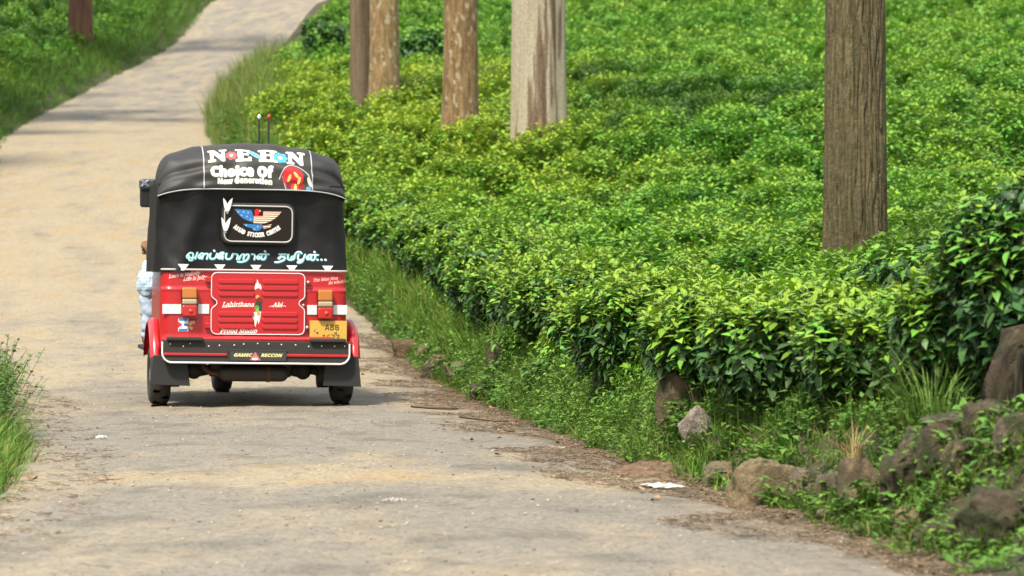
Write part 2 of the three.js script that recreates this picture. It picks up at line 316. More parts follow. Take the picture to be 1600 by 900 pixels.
// ---------- hedge bushes along the bank: woody stems under a skirt of broad leaves ----------
const barkTwig = std(RGB(0.10, 0.075, 0.05), 0.9);
function stemMesh(n, h, r, spreadR) {
  const list = [];
  for (let i = 0; i < n; i++) {
    const a = rr(0, 6.28), q = rr(0.1, 0.6) * r, o = [Math.cos(a) * q * 0.5, -0.08, Math.sin(a) * q * 0.5], m = [Math.cos(a) * q, h * 0.45, Math.sin(a) * q], e = [Math.cos(a + rr(-0.5, 0.5)) * spreadR * rr(0.5, 1), h * rr(0.75, 0.95), Math.sin(a + rr(-0.5, 0.5)) * spreadR * rr(0.5, 1)];
    list.push(tube([o, m, e], rr(0.006, 0.014), 6, 5));
  }
  return merge(list);
}
function bushFoliage(w, h, dpt, n, opts) {
  const { shoot = 0.3, low = 0.12, tone = [1, 1, 1], big = 0.5, leafScale = 1, dome = 0.16 } = opts, g = new THREE.Group();
  const A = new Scatter(shoots, leafMat), B = new Scatter(sprays, glossLeafMat), C = new Scatter(bigSprays, glossLeafMat);
  for (let i = 0; i < n; i++) {
    const a = rr(0, 6.28), v = rnd(), rad = 0.93 + 0.13 * n2(Math.cos(a) * 2 + w * 9, Math.sin(a) * 2 + h * 5);
    let x, y, z, up;
    if (v < 0.36) { const q = Math.sqrt(rnd()) * 0.9 * rad; x = Math.cos(a) * q; z = Math.sin(a) * q; y = 1 - dome * q * q - rr(0, 0.1); up = 1; }
    else { const k = Math.pow(rnd(), 0.75); let q = (0.55 + 0.45 * Math.sin(Math.min(1, k * 1.35) * 1.57)) * rad * Math.sqrt(rr(0.72, 1)); x = Math.cos(a) * q; z = Math.sin(a) * q; if (dome > 0.3) q *= 1 - 0.55 * Math.max(0, k - 0.35); x = Math.cos(a) * q; z = Math.sin(a) * q; y = low + (0.86 - low) * k; up = 0; }
    y += 0.10 * n3(x * 3 + w * 7, y * 3, z * 3) * (up ? 1 : 0.4);
    const f = rr(0.8, 1.25), c = [tone[0] * f, tone[1] * f, tone[2] * f], out = up ? 0.2 : rr(0.5, 1.3);
    const tx = z * out + rr(-0.3, 0.3), tz = -x * out + rr(-0.3, 0.3);
    const P = [x * w, y * h, z * dpt];
    if (rnd() < (up ? shoot * 1.7 : shoot * 0.25)) A.add(P[0], P[1] + 0.02, P[2], rr(0.9, 1.35) * leafScale, tx, tz, c);
    else if (rnd() < (up ? big * 0.12 : big)) C.add(...P, rr(0.75, 1.1) * leafScale, tx, tz, c); else B.add(...P, rr(0.8, 1.15) * leafScale, tx, tz, c);
  }
  A.build('young_shoots', g); B.build('leaves', g); C.build('broad_leaves', g);
  return g;
}
function bush(name, label, category, x, d, w, h, dpt, n, opts = {}) {
  const y = ground(x, d) - 0.02, t = thing(name, label, category, [x, y, -d], 0, opts.group);
  part('stems', stemMesh(opts.stems ?? 12, h * (opts.dome ? 0.62 : 0.92), w * 0.6, Math.min(w, dpt) * 0.8), barkTwig, t).userData.kind = 'stuff';
  const f = bushFoliage(w, h, dpt, n, opts); f.name = 'foliage'; f.userData.kind = 'stuff'; t.add(f);
  return t;
}
const rowLabel = 'dense tea bush in the hedge row along the stone-edged bank', rowGroup = 'tea bushes in the hedge row along the bank';
for (let d = 11.9; d < 40; d += rr(0.85, 1.1)) {
  const w = rr(0.48, 0.74), x = hedgeX(d) + w * 0.80 + rr(-0.14, 0.1), base = ground(x, d), h = teaTop(x + 0.1, d) - base + rr(-0.14, 0.08);
  bush('tea_bush', rowLabel, 'tea bush', x, d, w, h, rr(0.6, 0.74), Math.round(2100 * Math.min(1, 26 / (d + 8))), { group: rowGroup, stems: d < 20 ? 16 : 8, shoot: 0.36, big: 0.85, low: rr(0.0, 0.15), dome: rr(0.31, 0.5) });
}
bush('tea_bush', 'tall unclipped tea bush with big dark leaves above the weathered stump', 'tea bush', 2.08, 11.6, 0.64, 0.86, 0.55, 2500, { dome: 0.42, stems: 22, shoot: 0.06, big: 0.97, leafScale: 1.02, low: 0.12, tone: [0.85, 0.9, 1] });
bush('tea_bush', 'tall leafy tea bush behind the clump of long grass blades', 'tea bush', 2.0, 13.9, 0.55, 0.74, 0.6, 1100, { stems: 12, shoot: 0.12, big: 0.8, leafScale: 1.0, tone: [0.95, 1, 1] });
for (let i = 0; i < 4; i++) { const x = 2.75 + i * 0.85 + rr(-0.1, 0.1), d = 12.6 + i * 0.2 + rr(-0.3, 0.3); if (x < 0.165 * d + 1.6) bush('tea_bush', rowLabel, 'tea bush', x, d, 0.62, 0.72, 0.7, 900, { group: rowGroup, stems: 8 }); }
// round dark shrubs by the bend
bush('round_shrub', 'dark rounded shrub at the road bend beside the twin trunks', 'shrub', -4.8, 80, 0.62, 1.5, 0.6, 700, { shoot: 0.1, big: 0.6, leafScale: 1.9, tone: [0.9, 0.95, 1.1], low: 0.2 });
bush('round_shrub', 'low dark shrub in the tea between the twin trunks and the lichen-spotted trunk', 'shrub', -2.2, 78, 0.62, 1.3, 0.6, 600, { shoot: 0.08, big: 0.7, leafScale: 2.0, tone: [0.85, 0.92, 1.1], low: 0.05 });
console.log('bushes done');

// ---------- verge grass and herbs ----------
const GREEN = [0.085, 0.20, 0.025], LIME = [0.15, 0.29, 0.035], DEEP = [0.05, 0.13, 0.02];
{
  const grp = top('verge_grass', new THREE.Group()); tag(grp, 'short green grass and seedlings along the foot of the stone-edged bank', 'grass', null, 'stuff');
  const low = new Scatter(many(5, () => grassTuft(0.13, 16, GREEN, 0.8, 0.05, 0.005)), grassMat), herbs = new Scatter(many(6, () => herb(0.10, 7, 0.028, LIME, 0.06)), grassMat), broad = new Scatter(many(5, () => herb(0.13, 5, 0.05, GREEN, 0.07)), grassMat);
  const longer = new Scatter(many(5, () => grassTuft(0.24, 14, [0.10, 0.22, 0.03], 0.75, 0.07, 0.007)), grassMat);
  for (let d = 7.5; d < 62; d += 0.25) {
    const far = Math.max(1, d / 16), n = Math.round(105 * Math.pow(far, -1.1) * (d < 12.6 ? 0.62 : 1)), sc = Math.pow(far, 0.45), width = table_hb(d) + 0.22;
    for (let i = 0; i < n; i++) {
      const off = rr(-0.03, width), dd = d + rnd() * 0.25, x = Rx(dd) + off + 0.05 * n2(dd * 3, 5), y = ground(x, dd), patch = fbm2(x * 1.5 + 20, dd * 1.2, 3);
      const edge = smoothstep(off, -0.02, 0.12), k = rr(0.8, 1.2), c = [k, k, k];
      if (rnd() > edge + 0.08) continue;
      if (dd < 13.3 && off < 0.26 && rnd() < 0.6) continue;
      if (dd < 12.4) { if (patch > -0.1) low.add(x, y, -dd, sc * rr(0.35, 0.85), rr(-0.3, 0.3), rr(-0.3, 0.3), c); if (rnd() < 0.75) (rnd() < 0.5 ? broad : herbs).add(x, y, -dd, sc * rr(0.45, 0.95), rr(-0.3, 0.3), rr(-0.3, 0.3), c); continue; }
      if (patch > 0.12 || (dd > 15 && dd < 19 && off > 0.08)) herbs.add(x, y, -dd, sc * rr(0.6, 1.25) * (0.5 + 0.5 * edge), rr(-0.3, 0.3), rr(-0.3, 0.3), c);
      else if (patch < -0.22) broad.add(x, y, -dd, sc * rr(0.6, 1.2) * (0.5 + 0.5 * edge), rr(-0.3, 0.3), rr(-0.3, 0.3), c);
      else if (dd > 22 && off > 0.2 && rnd() < 0.5) longer.add(x, y, -dd, sc * rr(0.6, 1.2), rr(-0.2, 0.2), rr(-0.2, 0.2), c);
      else low.add(x, y, -dd, sc * rr(0.6, 1.2) * (0.5 + 0.5 * edge), rr(-0.2, 0.2), rr(-0.2, 0.2), c);
    }
  }
  // ranker growth between the hedge and the lane where it starts to climb
  for (let i = 0; i < 200; i++) { const d = rr(27, 37), x = Rx(d) + rr(0.15, 0.7); longer.add(x, ground(x, d), -d, rr(1, 1.6), rr(-0.2, 0.2), rr(-0.2, 0.2), [1.05, 1.1, 1]); }
  low.build('grass_tufts', grp); herbs.build('seedlings', grp); broad.build('weeds', grp); longer.build('long_grass', grp);
}
{
  const grp = top('tall_grass', new THREE.Group()); tag(grp, 'tall pale green roadside grass before the dark rounded shrub at the bend', 'grass', null, 'stuff');
  const tall = new Scatter(many(5, () => grassTuft(0.75, 18, [0.13, 0.22, 0.05], 0.5, 0.16, 0.014)), grassMat);
  for (let i = 0; i < 900; i++) { const d = rr(50, 88), x = Rx(d) + rr(-0.15, 0.7 + (d > 60 ? 1.2 : 0)); tall.add(x, ground(x, d), -d, rr(0.45, 1.0) * (d > 60 ? 1.2 : 0.6), rr(-0.2, 0.2), rr(-0.2, 0.2), grey(0.85, 1.15)); }
  tall.build('grass_tufts', grp);
}
{
  const grp = top('bank_grass', new THREE.Group()); tag(grp, 'deep green grass on the shaded bank below the reddish trunk', 'grass', null, 'stuff');
  const tall = new Scatter(many(5, () => grassTuft(0.6, 16, GREEN, 0.6, 0.14, 0.013)), grassMat), w = new Scatter(many(4, () => herb(0.4, 8, 0.09, GREEN, 0.2)), grassMat);
  for (let i = 0; i < 3600; i++) {
    const d = rr(38, 118), x = Lx(d) - Math.pow(rnd(), 1.1) * 2.3 + 0.1, k = rr(0.8, 1.2), s = lerp(0.4, 1.05, smoothstep(Lx(d) - x, -0.1, 0.9)) * Math.pow(d / 55, 0.4);
    (rnd() < 0.3 ? w : tall).add(x, ground(x, d), -d, s * rr(0.6, 1.1), rr(-0.25, 0.25), rr(-0.25, 0.25), [k, k, k]);
  }
  tall.build('grass_tufts', grp); w.build('weeds', grp);
}
{
  const grp = top('verge_grass', new THREE.Group()); tag(grp, 'bright green grass and weeds leaning over the lane edge opposite the stones', 'grass', null, 'stuff');
  const tall = new Scatter(many(5, () => grassTuft(0.32, 22, [0.095, 0.22, 0.03], 0.8, 0.07, 0.008)), grassMat), w = new Scatter(many(5, () => herb(0.36, 16, 0.035, [0.10, 0.21, 0.03], 0.11)), grassMat);
  for (let i = 0; i < 700; i++) { const d = rr(11.5, 24), x = Lx(d) - rr(0.12, 0.9), k = rr(0.85, 1.2); if (d < 16 || rnd() < 0.3) tall.add(x, ground(x, d), -d, rr(0.5, 1.05) * lerp(0.6, 1, smoothstep(Lx(d) - x, 0, 0.3)), rr(-0.2, 0.2), rr(-0.4, 0), [k, k, k]); }
  for (let i = 0; i < 420; i++) { const d = rr(15.2, 21), x = Lx(d) - rr(0.12, 0.8), k = rr(0.75, 1.15); w.add(x, ground(x, d), -d, rr(0.75, 1.35), rr(-0.25, 0.25), rr(-0.45, 0.1), [k, k, k]); }
  for (let i = 0; i < 260; i++) { const d = rr(11.5, 16), x = Lx(d) - rr(-0.03, 0.5), k = rr(0.85, 1.2); tall.add(x, ground(x, d) + 0.0, -d, rr(0.3, 0.75), rr(-0.2, 0.2), rr(-0.3, 0.1), [k, k, k]); }
  tall.build('grass_tufts', grp); w.build('weeds', grp);
}
console.log('verges done');

// ---------- trees: bare trunks in view, crowns above the frame ----------
function trunkGeo(H, r0, r1, nu, rows, bulge, relief, colour, lean = [0, 0]) {
  const ys = []; for (let i = 0; i <= rows; i++) ys.push(i);
  const hAt = (k) => { const t = k / rows; return t < 0.8 ? (t / 0.8) * Math.min(6, H) - 0.7 : lerp(Math.min(6, H) - 0.7, H, (t - 0.8) / 0.2); };
  return sheet(nu, rows, (u, v, i, j) => {
    const y = hAt(j), a = (i % nu) / nu * Math.PI * 2, k = clamp(y / H, 0, 1), flare = 1 + bulge(a, y);
    const R = lerp(r0, r1, k) * flare + relief(a, y);
    return [Math.cos(a) * R + lean[0] * y, y, Math.sin(a) * R + lean[1] * y, a / 6.28318 * 2 * Math.PI * r0, y, a];
  }, (q) => colour(q[5], q[1]));
}
const barkTex = dataTex(512, (u, v) => [clamp(205 + 40 * tileNoise(u, v, 90, 2) + 25 * tileNoise(u, v * 0.5, 40, 6), 0, 255)], true);
const barkMat = (rough = 0.92) => new THREE.MeshStandardMaterial({ vertexColors: true, map: barkTex, bumpMap: barkTex, bumpScale: 0.006, roughness: rough });
const crownLeaf = phys(0xffffff, 0.55, { vertexColors: true, side: THREE.DoubleSide, transmission: 0.25, thickness: 0 });
function crownGeo(n, rx, ry, leaf) {
  const b = new LeafBag(), lobes = many(11, () => { const a = rr(0, 6.28), q = Math.sqrt(rnd()); return [V(Math.cos(a) * q * rx, rr(-1, 1) * ry, Math.sin(a) * q * rx), rr(0.3, 0.5) * rx]; });
  for (let i = 0; i < n; i++) {
    const [c, r] = lobes[i % lobes.length], o = V(rr(-1, 1), rr(-1, 1), rr(-1, 1)).normalize().multiplyScalar(r * Math.cbrt(rnd())).add(c), s = leaf * rr(0.6, 1.3);
    b.leaf(o, dirUp(rr(0, 6.28), rr(-0.8, 0.5)), V(rr(-0.4, 0.4), 1, rr(-0.4, 0.4)), s, s * 0.42, 0.15, 0.3, jit([0.05, 0.11, 0.02], 0.25), false);
  }
  return b.build();
}
const crowns = many(3, () => crownGeo(2600, 1.9, 2.4, 0.30));
function limbs(H, r) {
  const list = [];
  for (let i = 0; i < 9; i++) { const a = i * 2.4, y = H * rr(0.66, 0.98), L = rr(1.0, 2.0); list.push(tube([[0, y - 0.15, 0], [Math.cos(a) * L * 0.5, y + 0.35 * L, Math.sin(a) * L * 0.5], [Math.cos(a) * L, y + 0.9 * L, Math.sin(a) * L]], r * rr(0.25, 0.4), 8, 6)); }
  return merge(list);
}
const limbMat = std(RGB(0.16, 0.11, 0.07), 0.9);
function tree(name, label, x, d, H, r0, geo, group, baseY, crownH = 0) {
  const t = thing(name, label, 'tree', [x, baseY ?? ground(x, d), -d], 0, group);
  part('trunk', geo, barkMat(), t); part('limbs', limbs(H, r0), limbMat, t);
  const c = part('crown', crowns[Math.floor(rnd() * 3)], crownLeaf, t); c.position.y = H + 1.0 + crownH; c.rotation.y = rr(0, 6); c.userData.kind = 'stuff';
  return t;
}
const C = (a, b, t) => [lerp(a[0], b[0], t), lerp(a[1], b[1], t), lerp(a[2], b[2], t)];
const stretch = (a, y, f, fy, s = 0) => fbm3(Math.cos(a) * f + s, y * fy, Math.sin(a) * f - s, 3);
// deeply furrowed brown trunk
tree('furrowed_tree', 'brown trunk with deep vertical furrows standing in the tea, thickest in the field', 2.62, 24, 11.5, 0.235,
  trunkGeo(11.5, 0.236, 0.15, 220, 300, (a, y) => 0.16 * Math.exp(-Math.max(0, y) * 2.2) + 0.02 * Math.sin(a * 3 + 1), (a, y) => {
    const w = 0.12 * n3(Math.cos(a) * 2, y * 1.1, Math.sin(a) * 2), q = n3(Math.cos(a + w) * 8.0, y * 1.3, Math.sin(a + w) * 8.0), q2 = n3(Math.cos(a) * 15, y * 3, Math.sin(a) * 15);
    return 0.012 * (1 - 2.2 * Math.pow(1 - Math.min(1, Math.abs(q) * 2.4), 2)) + 0.0035 * q2;
  }, (a, y) => { const m = stretch(a, y, 9, 1.2), k = stretch(a, y, 2, 0.8, 4); return C(C([0.108, 0.084, 0.036], [0.235, 0.188, 0.090], clamp(0.45 + m * 1.1, 0, 1)), [0.10, 0.10, 0.04], smoothstep(k, 0.1, 0.4) * 0.35); }), null, null);
// pale peeling trunk
tree('pale_tree', 'pale cream trunk streaked with peeling brown bark in the tea field', 0.36, 43, 13, 0.37,
  trunkGeo(13, 0.375, 0.25, 120, 220, (a, y) => 0.14 * Math.exp(-Math.max(0, y) * 1.6) * (1 + 0.6 * Math.cos(a * 5)) + 0.035 * Math.sin(a * 4 + 0.8) + 0.02 * Math.sin(a * 7), (a, y) => 0.007 * stretch(a, y, 5, 0.6), (a, y) => {
    const m = stretch(a, y, 1.6, 0.35, 9), f = stretch(a, y, 3.2, 0.5, 2), g = stretch(a, y, 7, 1.1, 5);
    const side = 0.30 * Math.cos(a - 0.45);                          // the strip that has not yet peeled runs down one flank
    const base = C([0.60, 0.52, 0.39], [0.50, 0.42, 0.295], clamp(0.5 + f * 1.0, 0, 1));
    return C(C(base, [0.25, 0.165, 0.10], smoothstep(m + side + 0.3 * f, 0.20, 0.36)), [0.14, 0.075, 0.05], smoothstep(m * 0.6 + side + g * 0.6, 0.36, 0.5) * 0.8);
  }));
const spotted = (dark, light, lichen, s) => (a, y) => { const m = fbm3(Math.cos(a) * 2.2 + s, y * 2.2, Math.sin(a) * 2.2, 4), f = stretch(a, y, 5, 2.5, s), p = fbm3(Math.cos(a) * 2.0 - s, y * 5.0, Math.sin(a) * 2.0, 2); return C(C(dark, light, clamp(0.5 + f + m * 0.5, 0, 1)), lichen, smoothstep(p, 0.25, 0.33) * 0.9); };
tree('spotted_tree', 'tan trunk with pale lichen spots and a splayed root, standing alone in the tea', -0.76, 46.5, 12, 0.26,
  trunkGeo(12, 0.265, 0.18, 90, 220, (a, y) => (0.28 + 0.5 * Math.max(0, Math.cos(a - 2.6)) ** 4) * Math.exp(-Math.max(0, y - 0.1) * 2.4), (a, y) => 0.014 * fbm3(Math.cos(a) * 2, y * 2.5, Math.sin(a) * 2, 3), spotted([0.19, 0.110, 0.048], [0.41, 0.265, 0.12], [0.54, 0.46, 0.30], 3)));
tree('spotted_tree', 'tan trunk mottled with lichen, larger of the twin trunks in the tea', -2.2, 54, 12, 0.25,
  trunkGeo(12, 0.262, 0.18, 90, 220, (a, y) => 0.15 * Math.exp(-Math.max(0, y) * 2), (a, y) => 0.014 * fbm3(Math.cos(a) * 2 + 5, y * 2.5, Math.sin(a) * 2, 3), spotted([0.22, 0.135, 0.058], [0.46, 0.31, 0.145], [0.57, 0.49, 0.32], 8)));
tree('slender_tree', 'slender grey-brown trunk, thinner of the twin trunks in the tea', -2.6, 54.4, 11, 0.19,
  trunkGeo(11, 0.20, 0.13, 64, 160, (a, y) => 0.12 * Math.exp(-Math.max(0, y) * 2), (a, y) => 0.008 * stretch(a, y, 3, 1), (a, y) => C([0.14, 0.095, 0.06], [0.28, 0.20, 0.13], clamp(0.5 + stretch(a, y, 4, 0.6, 2) * 1.2, 0, 1)), [-0.012, 0]));
const redBark = (a, y) => C([0.13, 0.060, 0.035], [0.27, 0.125, 0.075], clamp(0.5 + stretch(a, y, 4, 0.9, 1) * 1.3, 0, 1));
tree('red_barked_tree', 'reddish brown trunk rising from grass on the shaded bank', -12.1, 88, 11, 0.3,
  trunkGeo(11, 0.33, 0.22, 64, 140, (a, y) => 0.25 * Math.exp(-Math.max(0, y) * 1.5), (a, y) => 0.012 * stretch(a, y, 3, 1), redBark), null, ground(-12.1, 88));
const plainTrunk = trunkGeo(11, 0.26, 0.17, 40, 80, (a, y) => 0.2 * Math.exp(-Math.max(0, y) * 1.5), (a, y) => 0.01 * stretch(a, y, 3, 1), redBark);
// roadside trees whose dappled cover falls on the bank and lane
for (const [x, d] of [[-12.9, 59], [-15.2, 52], [-15.6, 62], [-17.5, 45], [-16.4, 71], [-16.8, 80], [-18.5, 55], [-19, 66], [-17.5, 90], [-14.6, 42]]) tree('roadside_tree', 'tall roadside tree on the shaded bank', x, d, 10 + rr(-1, 1), 0.25, plainTrunk, 'roadside trees on the shaded bank').children[2].scale.set(1.45, 0.9, 1.45);

{ const t = tree('roadside_tree', 'unseen broad tree added beyond the weathered stump to shade the furrowed trunk', 2.9, 10.8, 11, 0.25, plainTrunk); const c = t.children[2]; c.position.x = -2.4; c.position.z = -4.2; c.scale.set(1.35, 0.8, 1.35); }  // unseen tree, crown shifted off its trunk to shade the furrowed tree and hedge

// ---------- stones of the bank edging ----------
const stoneTex = dataTex(512, (u, v) => { const f = 200 + 40 * tileNoise(u, v, 70, 4) + 26 * tileNoise(u, v, 160, 7) + 25 * tileNoise(u, v, 16, 2); return [clamp(f, 0, 255)]; }, true);
const stoneMat = new THREE.MeshStandardMaterial({ vertexColors: true, map: stoneTex, bumpMap: stoneTex, bumpScale: 0.012, roughness: 0.93 });
function stoneGeo(w, h, dp, seed, colA, colB, moss, rough = 0.2, boxy = 0.6) {
  const g = mergeVertices(new THREE.IcosahedronGeometry(1, 24).deleteAttribute('normal').deleteAttribute('uv')), p = g.attributes.position, c = [], uv = [], rs = mulberry(Math.round(seed * 1000) + 5);
  const cuts = [[1, 0, 0], [-1, 0, 0], [0, 1, 0], [0, -1, 0], [0, 0, 1], [0, 0, -1]].map((n) => [V(n[0] + (rs() - 0.5) * 0.5, n[1] + (rs() - 0.5) * 0.5, n[2] + (rs() - 0.5) * 0.5).normalize(), 0.88 + 0.16 * rs()]);
  for (let i = 0; i < 10; i++) cuts.push([V(rs() - 0.5, rs() - 0.5, rs() - 0.5).normalize(), 0.98 + 0.22 * rs()]);
  for (let i = 0; i < p.count; i++) {
    const v = V(p.getX(i), p.getY(i), p.getZ(i)); let m = 1.35;
    for (const [n, k] of cuts) { const q = n.dot(v); if (q > 0.05) m = Math.min(m, k / q); }
    v.multiplyScalar(m);
    const n = 1 + rough * fbm3(v.x * 1.1 + seed, v.y * 1.1, v.z * 1.1 - seed, 2) * 1.6 + rough * 0.32 * fbm3(v.x * 3.4 + seed, v.y * 3.4, v.z * 3.4, 3), led = 0.0;
    v.multiplyScalar(n + led * rough * 3);
    const X = v.x * w / 2, Y = v.y * h / 2, Z = v.z * dp / 2; p.setXYZ(i, X, Y, Z); uv.push((X + Z * 0.7) / 0.3, (Y + Z * 0.4) / 0.3);
    const t = clamp(0.5 + 1.1 * fbm3(X * 9 + seed, Y * 14, Z * 9, 3), 0, 1), k = smoothstep(fbm3(X * 6 - seed, Y * 5, Z * 6, 4), 0.28 - moss * 0.45, 0.42 - moss * 0.4), col = C(C(colA, colB, t), [0.075, 0.09, 0.026], k * 0.9);
    c.push(...col);
  }
  g.setAttribute('color', new THREE.Float32BufferAttribute(c, 3)); g.setAttribute('uv', new THREE.Float32BufferAttribute(uv, 2)); g.computeVertexNormals(); return g;
}
const TAN = [0.44, 0.33, 0.185], OCH = [0.33, 0.24, 0.13], BRN = [0.175, 0.132, 0.072], DRK = [0.10, 0.078, 0.043], GRY = [0.26, 0.215, 0.15], PALE = [0.58, 0.50, 0.42];
// [label, photo-free place: x, d, base above ground, w, h, depth, colours, moss, tilt]
const stones = [
  ['upright brown stone standing like a post in the low green seedlings', 0.80, 14.35, 0.12, 0.225, 0.34, 0.2, BRN, [0.30, 0.2, 0.12], 0.28, 0.05],
  ['pale pinkish pointed stone leaning on the upright brown stone', 0.83, 13.85, 0.06, 0.15, 0.2, 0.12, PALE, [0.45, 0.36, 0.3], -0.2, 0.5],
  ['small mossy stone between the pale pointed stone and the big tan stone', 0.85, 12.75, 0.05, 0.14, 0.12, 0.12, OCH, GRY, 0.05, 0.1],
  ['biggest clean tan stone at the lane edge with chipped face', 0.93, 11.75, 0.10, 0.225, 0.225, 0.2, TAN, OCH, -0.35, -0.06],
  ['narrow grey-tan stone wedged against the big tan stone', 1.075, 11.55, 0.11, 0.12, 0.19, 0.16, GRY, OCH, 0.0, 0.1],
  ['small mossy block second along from the big tan stone', 1.16, 11.35, 0.09, 0.11, 0.17, 0.15, BRN, GRY, 0.2, -0.1],
  ['tall mossy stone with earth and straw on its top', 1.25, 11.2, 0.12, 0.15, 0.25, 0.2, OCH, BRN, 0.30, 0.03],
  ['dark brown block beside the tall mossy stone', 1.36, 10.9, 0.08, 0.15, 0.2, 0.18, DRK, BRN, 0.1, -0.08],
  ['dark squat block under the flat slab', 1.47, 10.75, 0.07, 0.14, 0.19, 0.18, BRN, DRK, 0.25, 0.06],
  ['flat layered slab lying before the weathered stump', 1.565, 10.9, 0.21, 0.24, 0.1, 0.2, GRY, BRN, 0.05, 0.04],
  ['small dark block below the flat slab', 1.60, 10.55, 0.06, 0.15, 0.15, 0.15, BRN, DRK, 0.3, 0.15],
  ['large dark brown boulder at the foot of the weathered stump', 1.52, 9.7, 0.08, 0.27, 0.2, 0.24, BRN, DRK, 0.15, -0.08],
  ['low half-buried boulder spreading from the large dark boulder', 1.37, 9.95, 0.0, 0.2, 0.11, 0.18, DRK, BRN, 0.2, 0.1],
  ['dark humped boulder in the verge above the road bend, highest there', -0.02, 21.6, 0.08, 0.27, 0.22, 0.24, BRN, DRK, 0.1, 0.05],
  ['low dark stone below the humped boulder', -0.16, 21.0, 0.03, 0.24, 0.14, 0.2, DRK, BRN, 0.3, -0.05],
  ['flat tan stone in the verge beside the humped boulder', -0.36, 23.2, 0.09, 0.25, 0.16, 0.22, OCH, BRN, 0.0, 0.1],
  ['tan layered stone in the verge between flat tan stone and long grass', -0.53, 24.6, 0.14, 0.27, 0.15, 0.22, TAN, BRN, -0.1, -0.06],
  ['dark stone under the tan layered stone', -0.60, 24.2, 0.05, 0.2, 0.15, 0.2, DRK, BRN, 0.1, 0.04],
  ['reddish earthy stone farthest up the verge in the long grass', -0.86, 27.2, 0.2, 0.36, 0.2, 0.25, [0.30, 0.17, 0.09], BRN, -0.1, 0.1],
  ['small ochre stone beside the reddish earthy stone', -0.68, 26.2, 0.16, 0.2, 0.13, 0.2, TAN, OCH, 0, -0.1],
  ['rounded filler stone in the chink beside the small mossy block', 1.20, 11.05, 0, 0.1, 0.12, 0.12, OCH, BRN, 0.1, 0.2],
  ['thin upright chip wedged beside the dark brown block', 1.42, 11.1, 0, 0.09, 0.17, 0.12, GRY, BRN, 0.2, -0.12],
  ['mossy low block buried under the slab end', 1.53, 10.45, 0, 0.16, 0.13, 0.14, BRN, OCH, 0.3, 0.1],
  ['ochre earthy stone in the weeds before the dark squat block', 1.34, 10.5, 0, 0.13, 0.1, 0.12, OCH, TAN, 0.0, 0.1],
  ['small flat stone sunk at the lane edge before the tall mossy stone', 1.12, 10.95, 0, 0.12, 0.06, 0.1, GRY, OCH, 0.1, 0.0],
  ['cracked grey-brown block on the bank above the large dark boulder', 1.66, 10.2, 0, 0.17, 0.17, 0.15, BRN, GRY, 0.2, 0.12],
  ['small stone sunk in seedlings below the upright brown stone', 0.52, 17.2, 0.04, 0.14, 0.1, 0.12, BRN, OCH, 0.2, 0],
];
stones.forEach(([label, x, d, lift, w, h, dp, a, b, moss, tilt], i) => {
  const y = ground(x, d) + h * 0.2;
  const m = solo('edging_stone', stoneGeo(w * 1.02, h * 1.05, dp, i * 3.7 + 1, a, b, moss + 0.22, 0.09, 0.68), stoneMat, label, 'stone', 'stones edging the bank');
  m.position.set(x, y, -d); m.rotation.set(tilt * 0.6, i * 1.3 % 0.8 - 0.4, tilt);
});
// weeds crowding the foot of the stones
{
  const grp = top('weeds', new THREE.Group()); tag(grp, 'low green weeds growing round the foot of the edging stones', 'weeds', null, 'stuff');
  const W = new Scatter([...many(4, () => herb(0.10, 6, 0.035, LIME, 0.05)), ...many(3, () => herb(0.14, 5, 0.045, GREEN, 0.06)), ...many(3, () => grassTuft(0.12, 12, LIME, 0.8, 0.04, 0.004))], grassMat);
  for (const [, x, d, , w, , dp] of stones) for (let i = 0; i < (d < 13 ? 26 : 14); i++) {
    const a = rr(-0.6, 3.7), q = rr(0.45, 0.95), X = x + Math.cos(a) * w * q, D = d - Math.sin(a) * dp * q * 0.9;
    if (X > Rx(D) + 0.03) W.add(X, ground(X, D), -D, rr(0.5, 1.15), rr(-0.3, 0.3), rr(-0.3, 0.3), grey(0.8, 1.2));
  }
  W.build('weed_tufts', grp);
}
// weathered stump of a felled tree
{
  const g = sheet(96, 70, (u, v) => {
    const a = (u % 1) * 6.28318, y = v * 0.56 - 0.06, top0 = 1 - smoothstep(v, 0.80, 1.0) * (0.55 + 0.45 * n2(Math.cos(a) * 2, Math.sin(a) * 2));
    const R = (0.088 + 0.05 * Math.exp(-y * 7) + 0.036 * Math.abs(n3(Math.cos(a) * 3, y * 1.5, Math.sin(a) * 3)) * 2 + 0.022 * n3(Math.cos(a) * 6, y * 4, Math.sin(a) * 6)) * (v > 0.97 ? lerp(1, 0.0, (v - 0.97) / 0.03) : 1) * (0.72 + 0.28 * top0);
    return [Math.cos(a) * R + 0.03 * y, y * (0.80 + 0.42 * n2(Math.cos(a) * 1.7 + 3, Math.sin(a) * 1.7)), Math.sin(a) * R, a * 0.4, y / 0.3];
  }, (q) => C(C([0.040, 0.029, 0.018], [0.135, 0.098, 0.058], clamp(0.5 + 1.3 * fbm3(q[0] * 25, q[1] * 5, q[2] * 25, 3), 0, 1)), [0.07, 0.085, 0.03], smoothstep(fbm3(q[0] * 9, q[1] * 6, q[2] * 9, 3), 0.15, 0.35) * 0.7));
  const m = solo('tree_stump', g, barkMat(), 'dark weathered stump with ridged wood beside the tall unclipped tea bush', 'stump'); m.position.set(1.775, 0.12, -10.9);
}
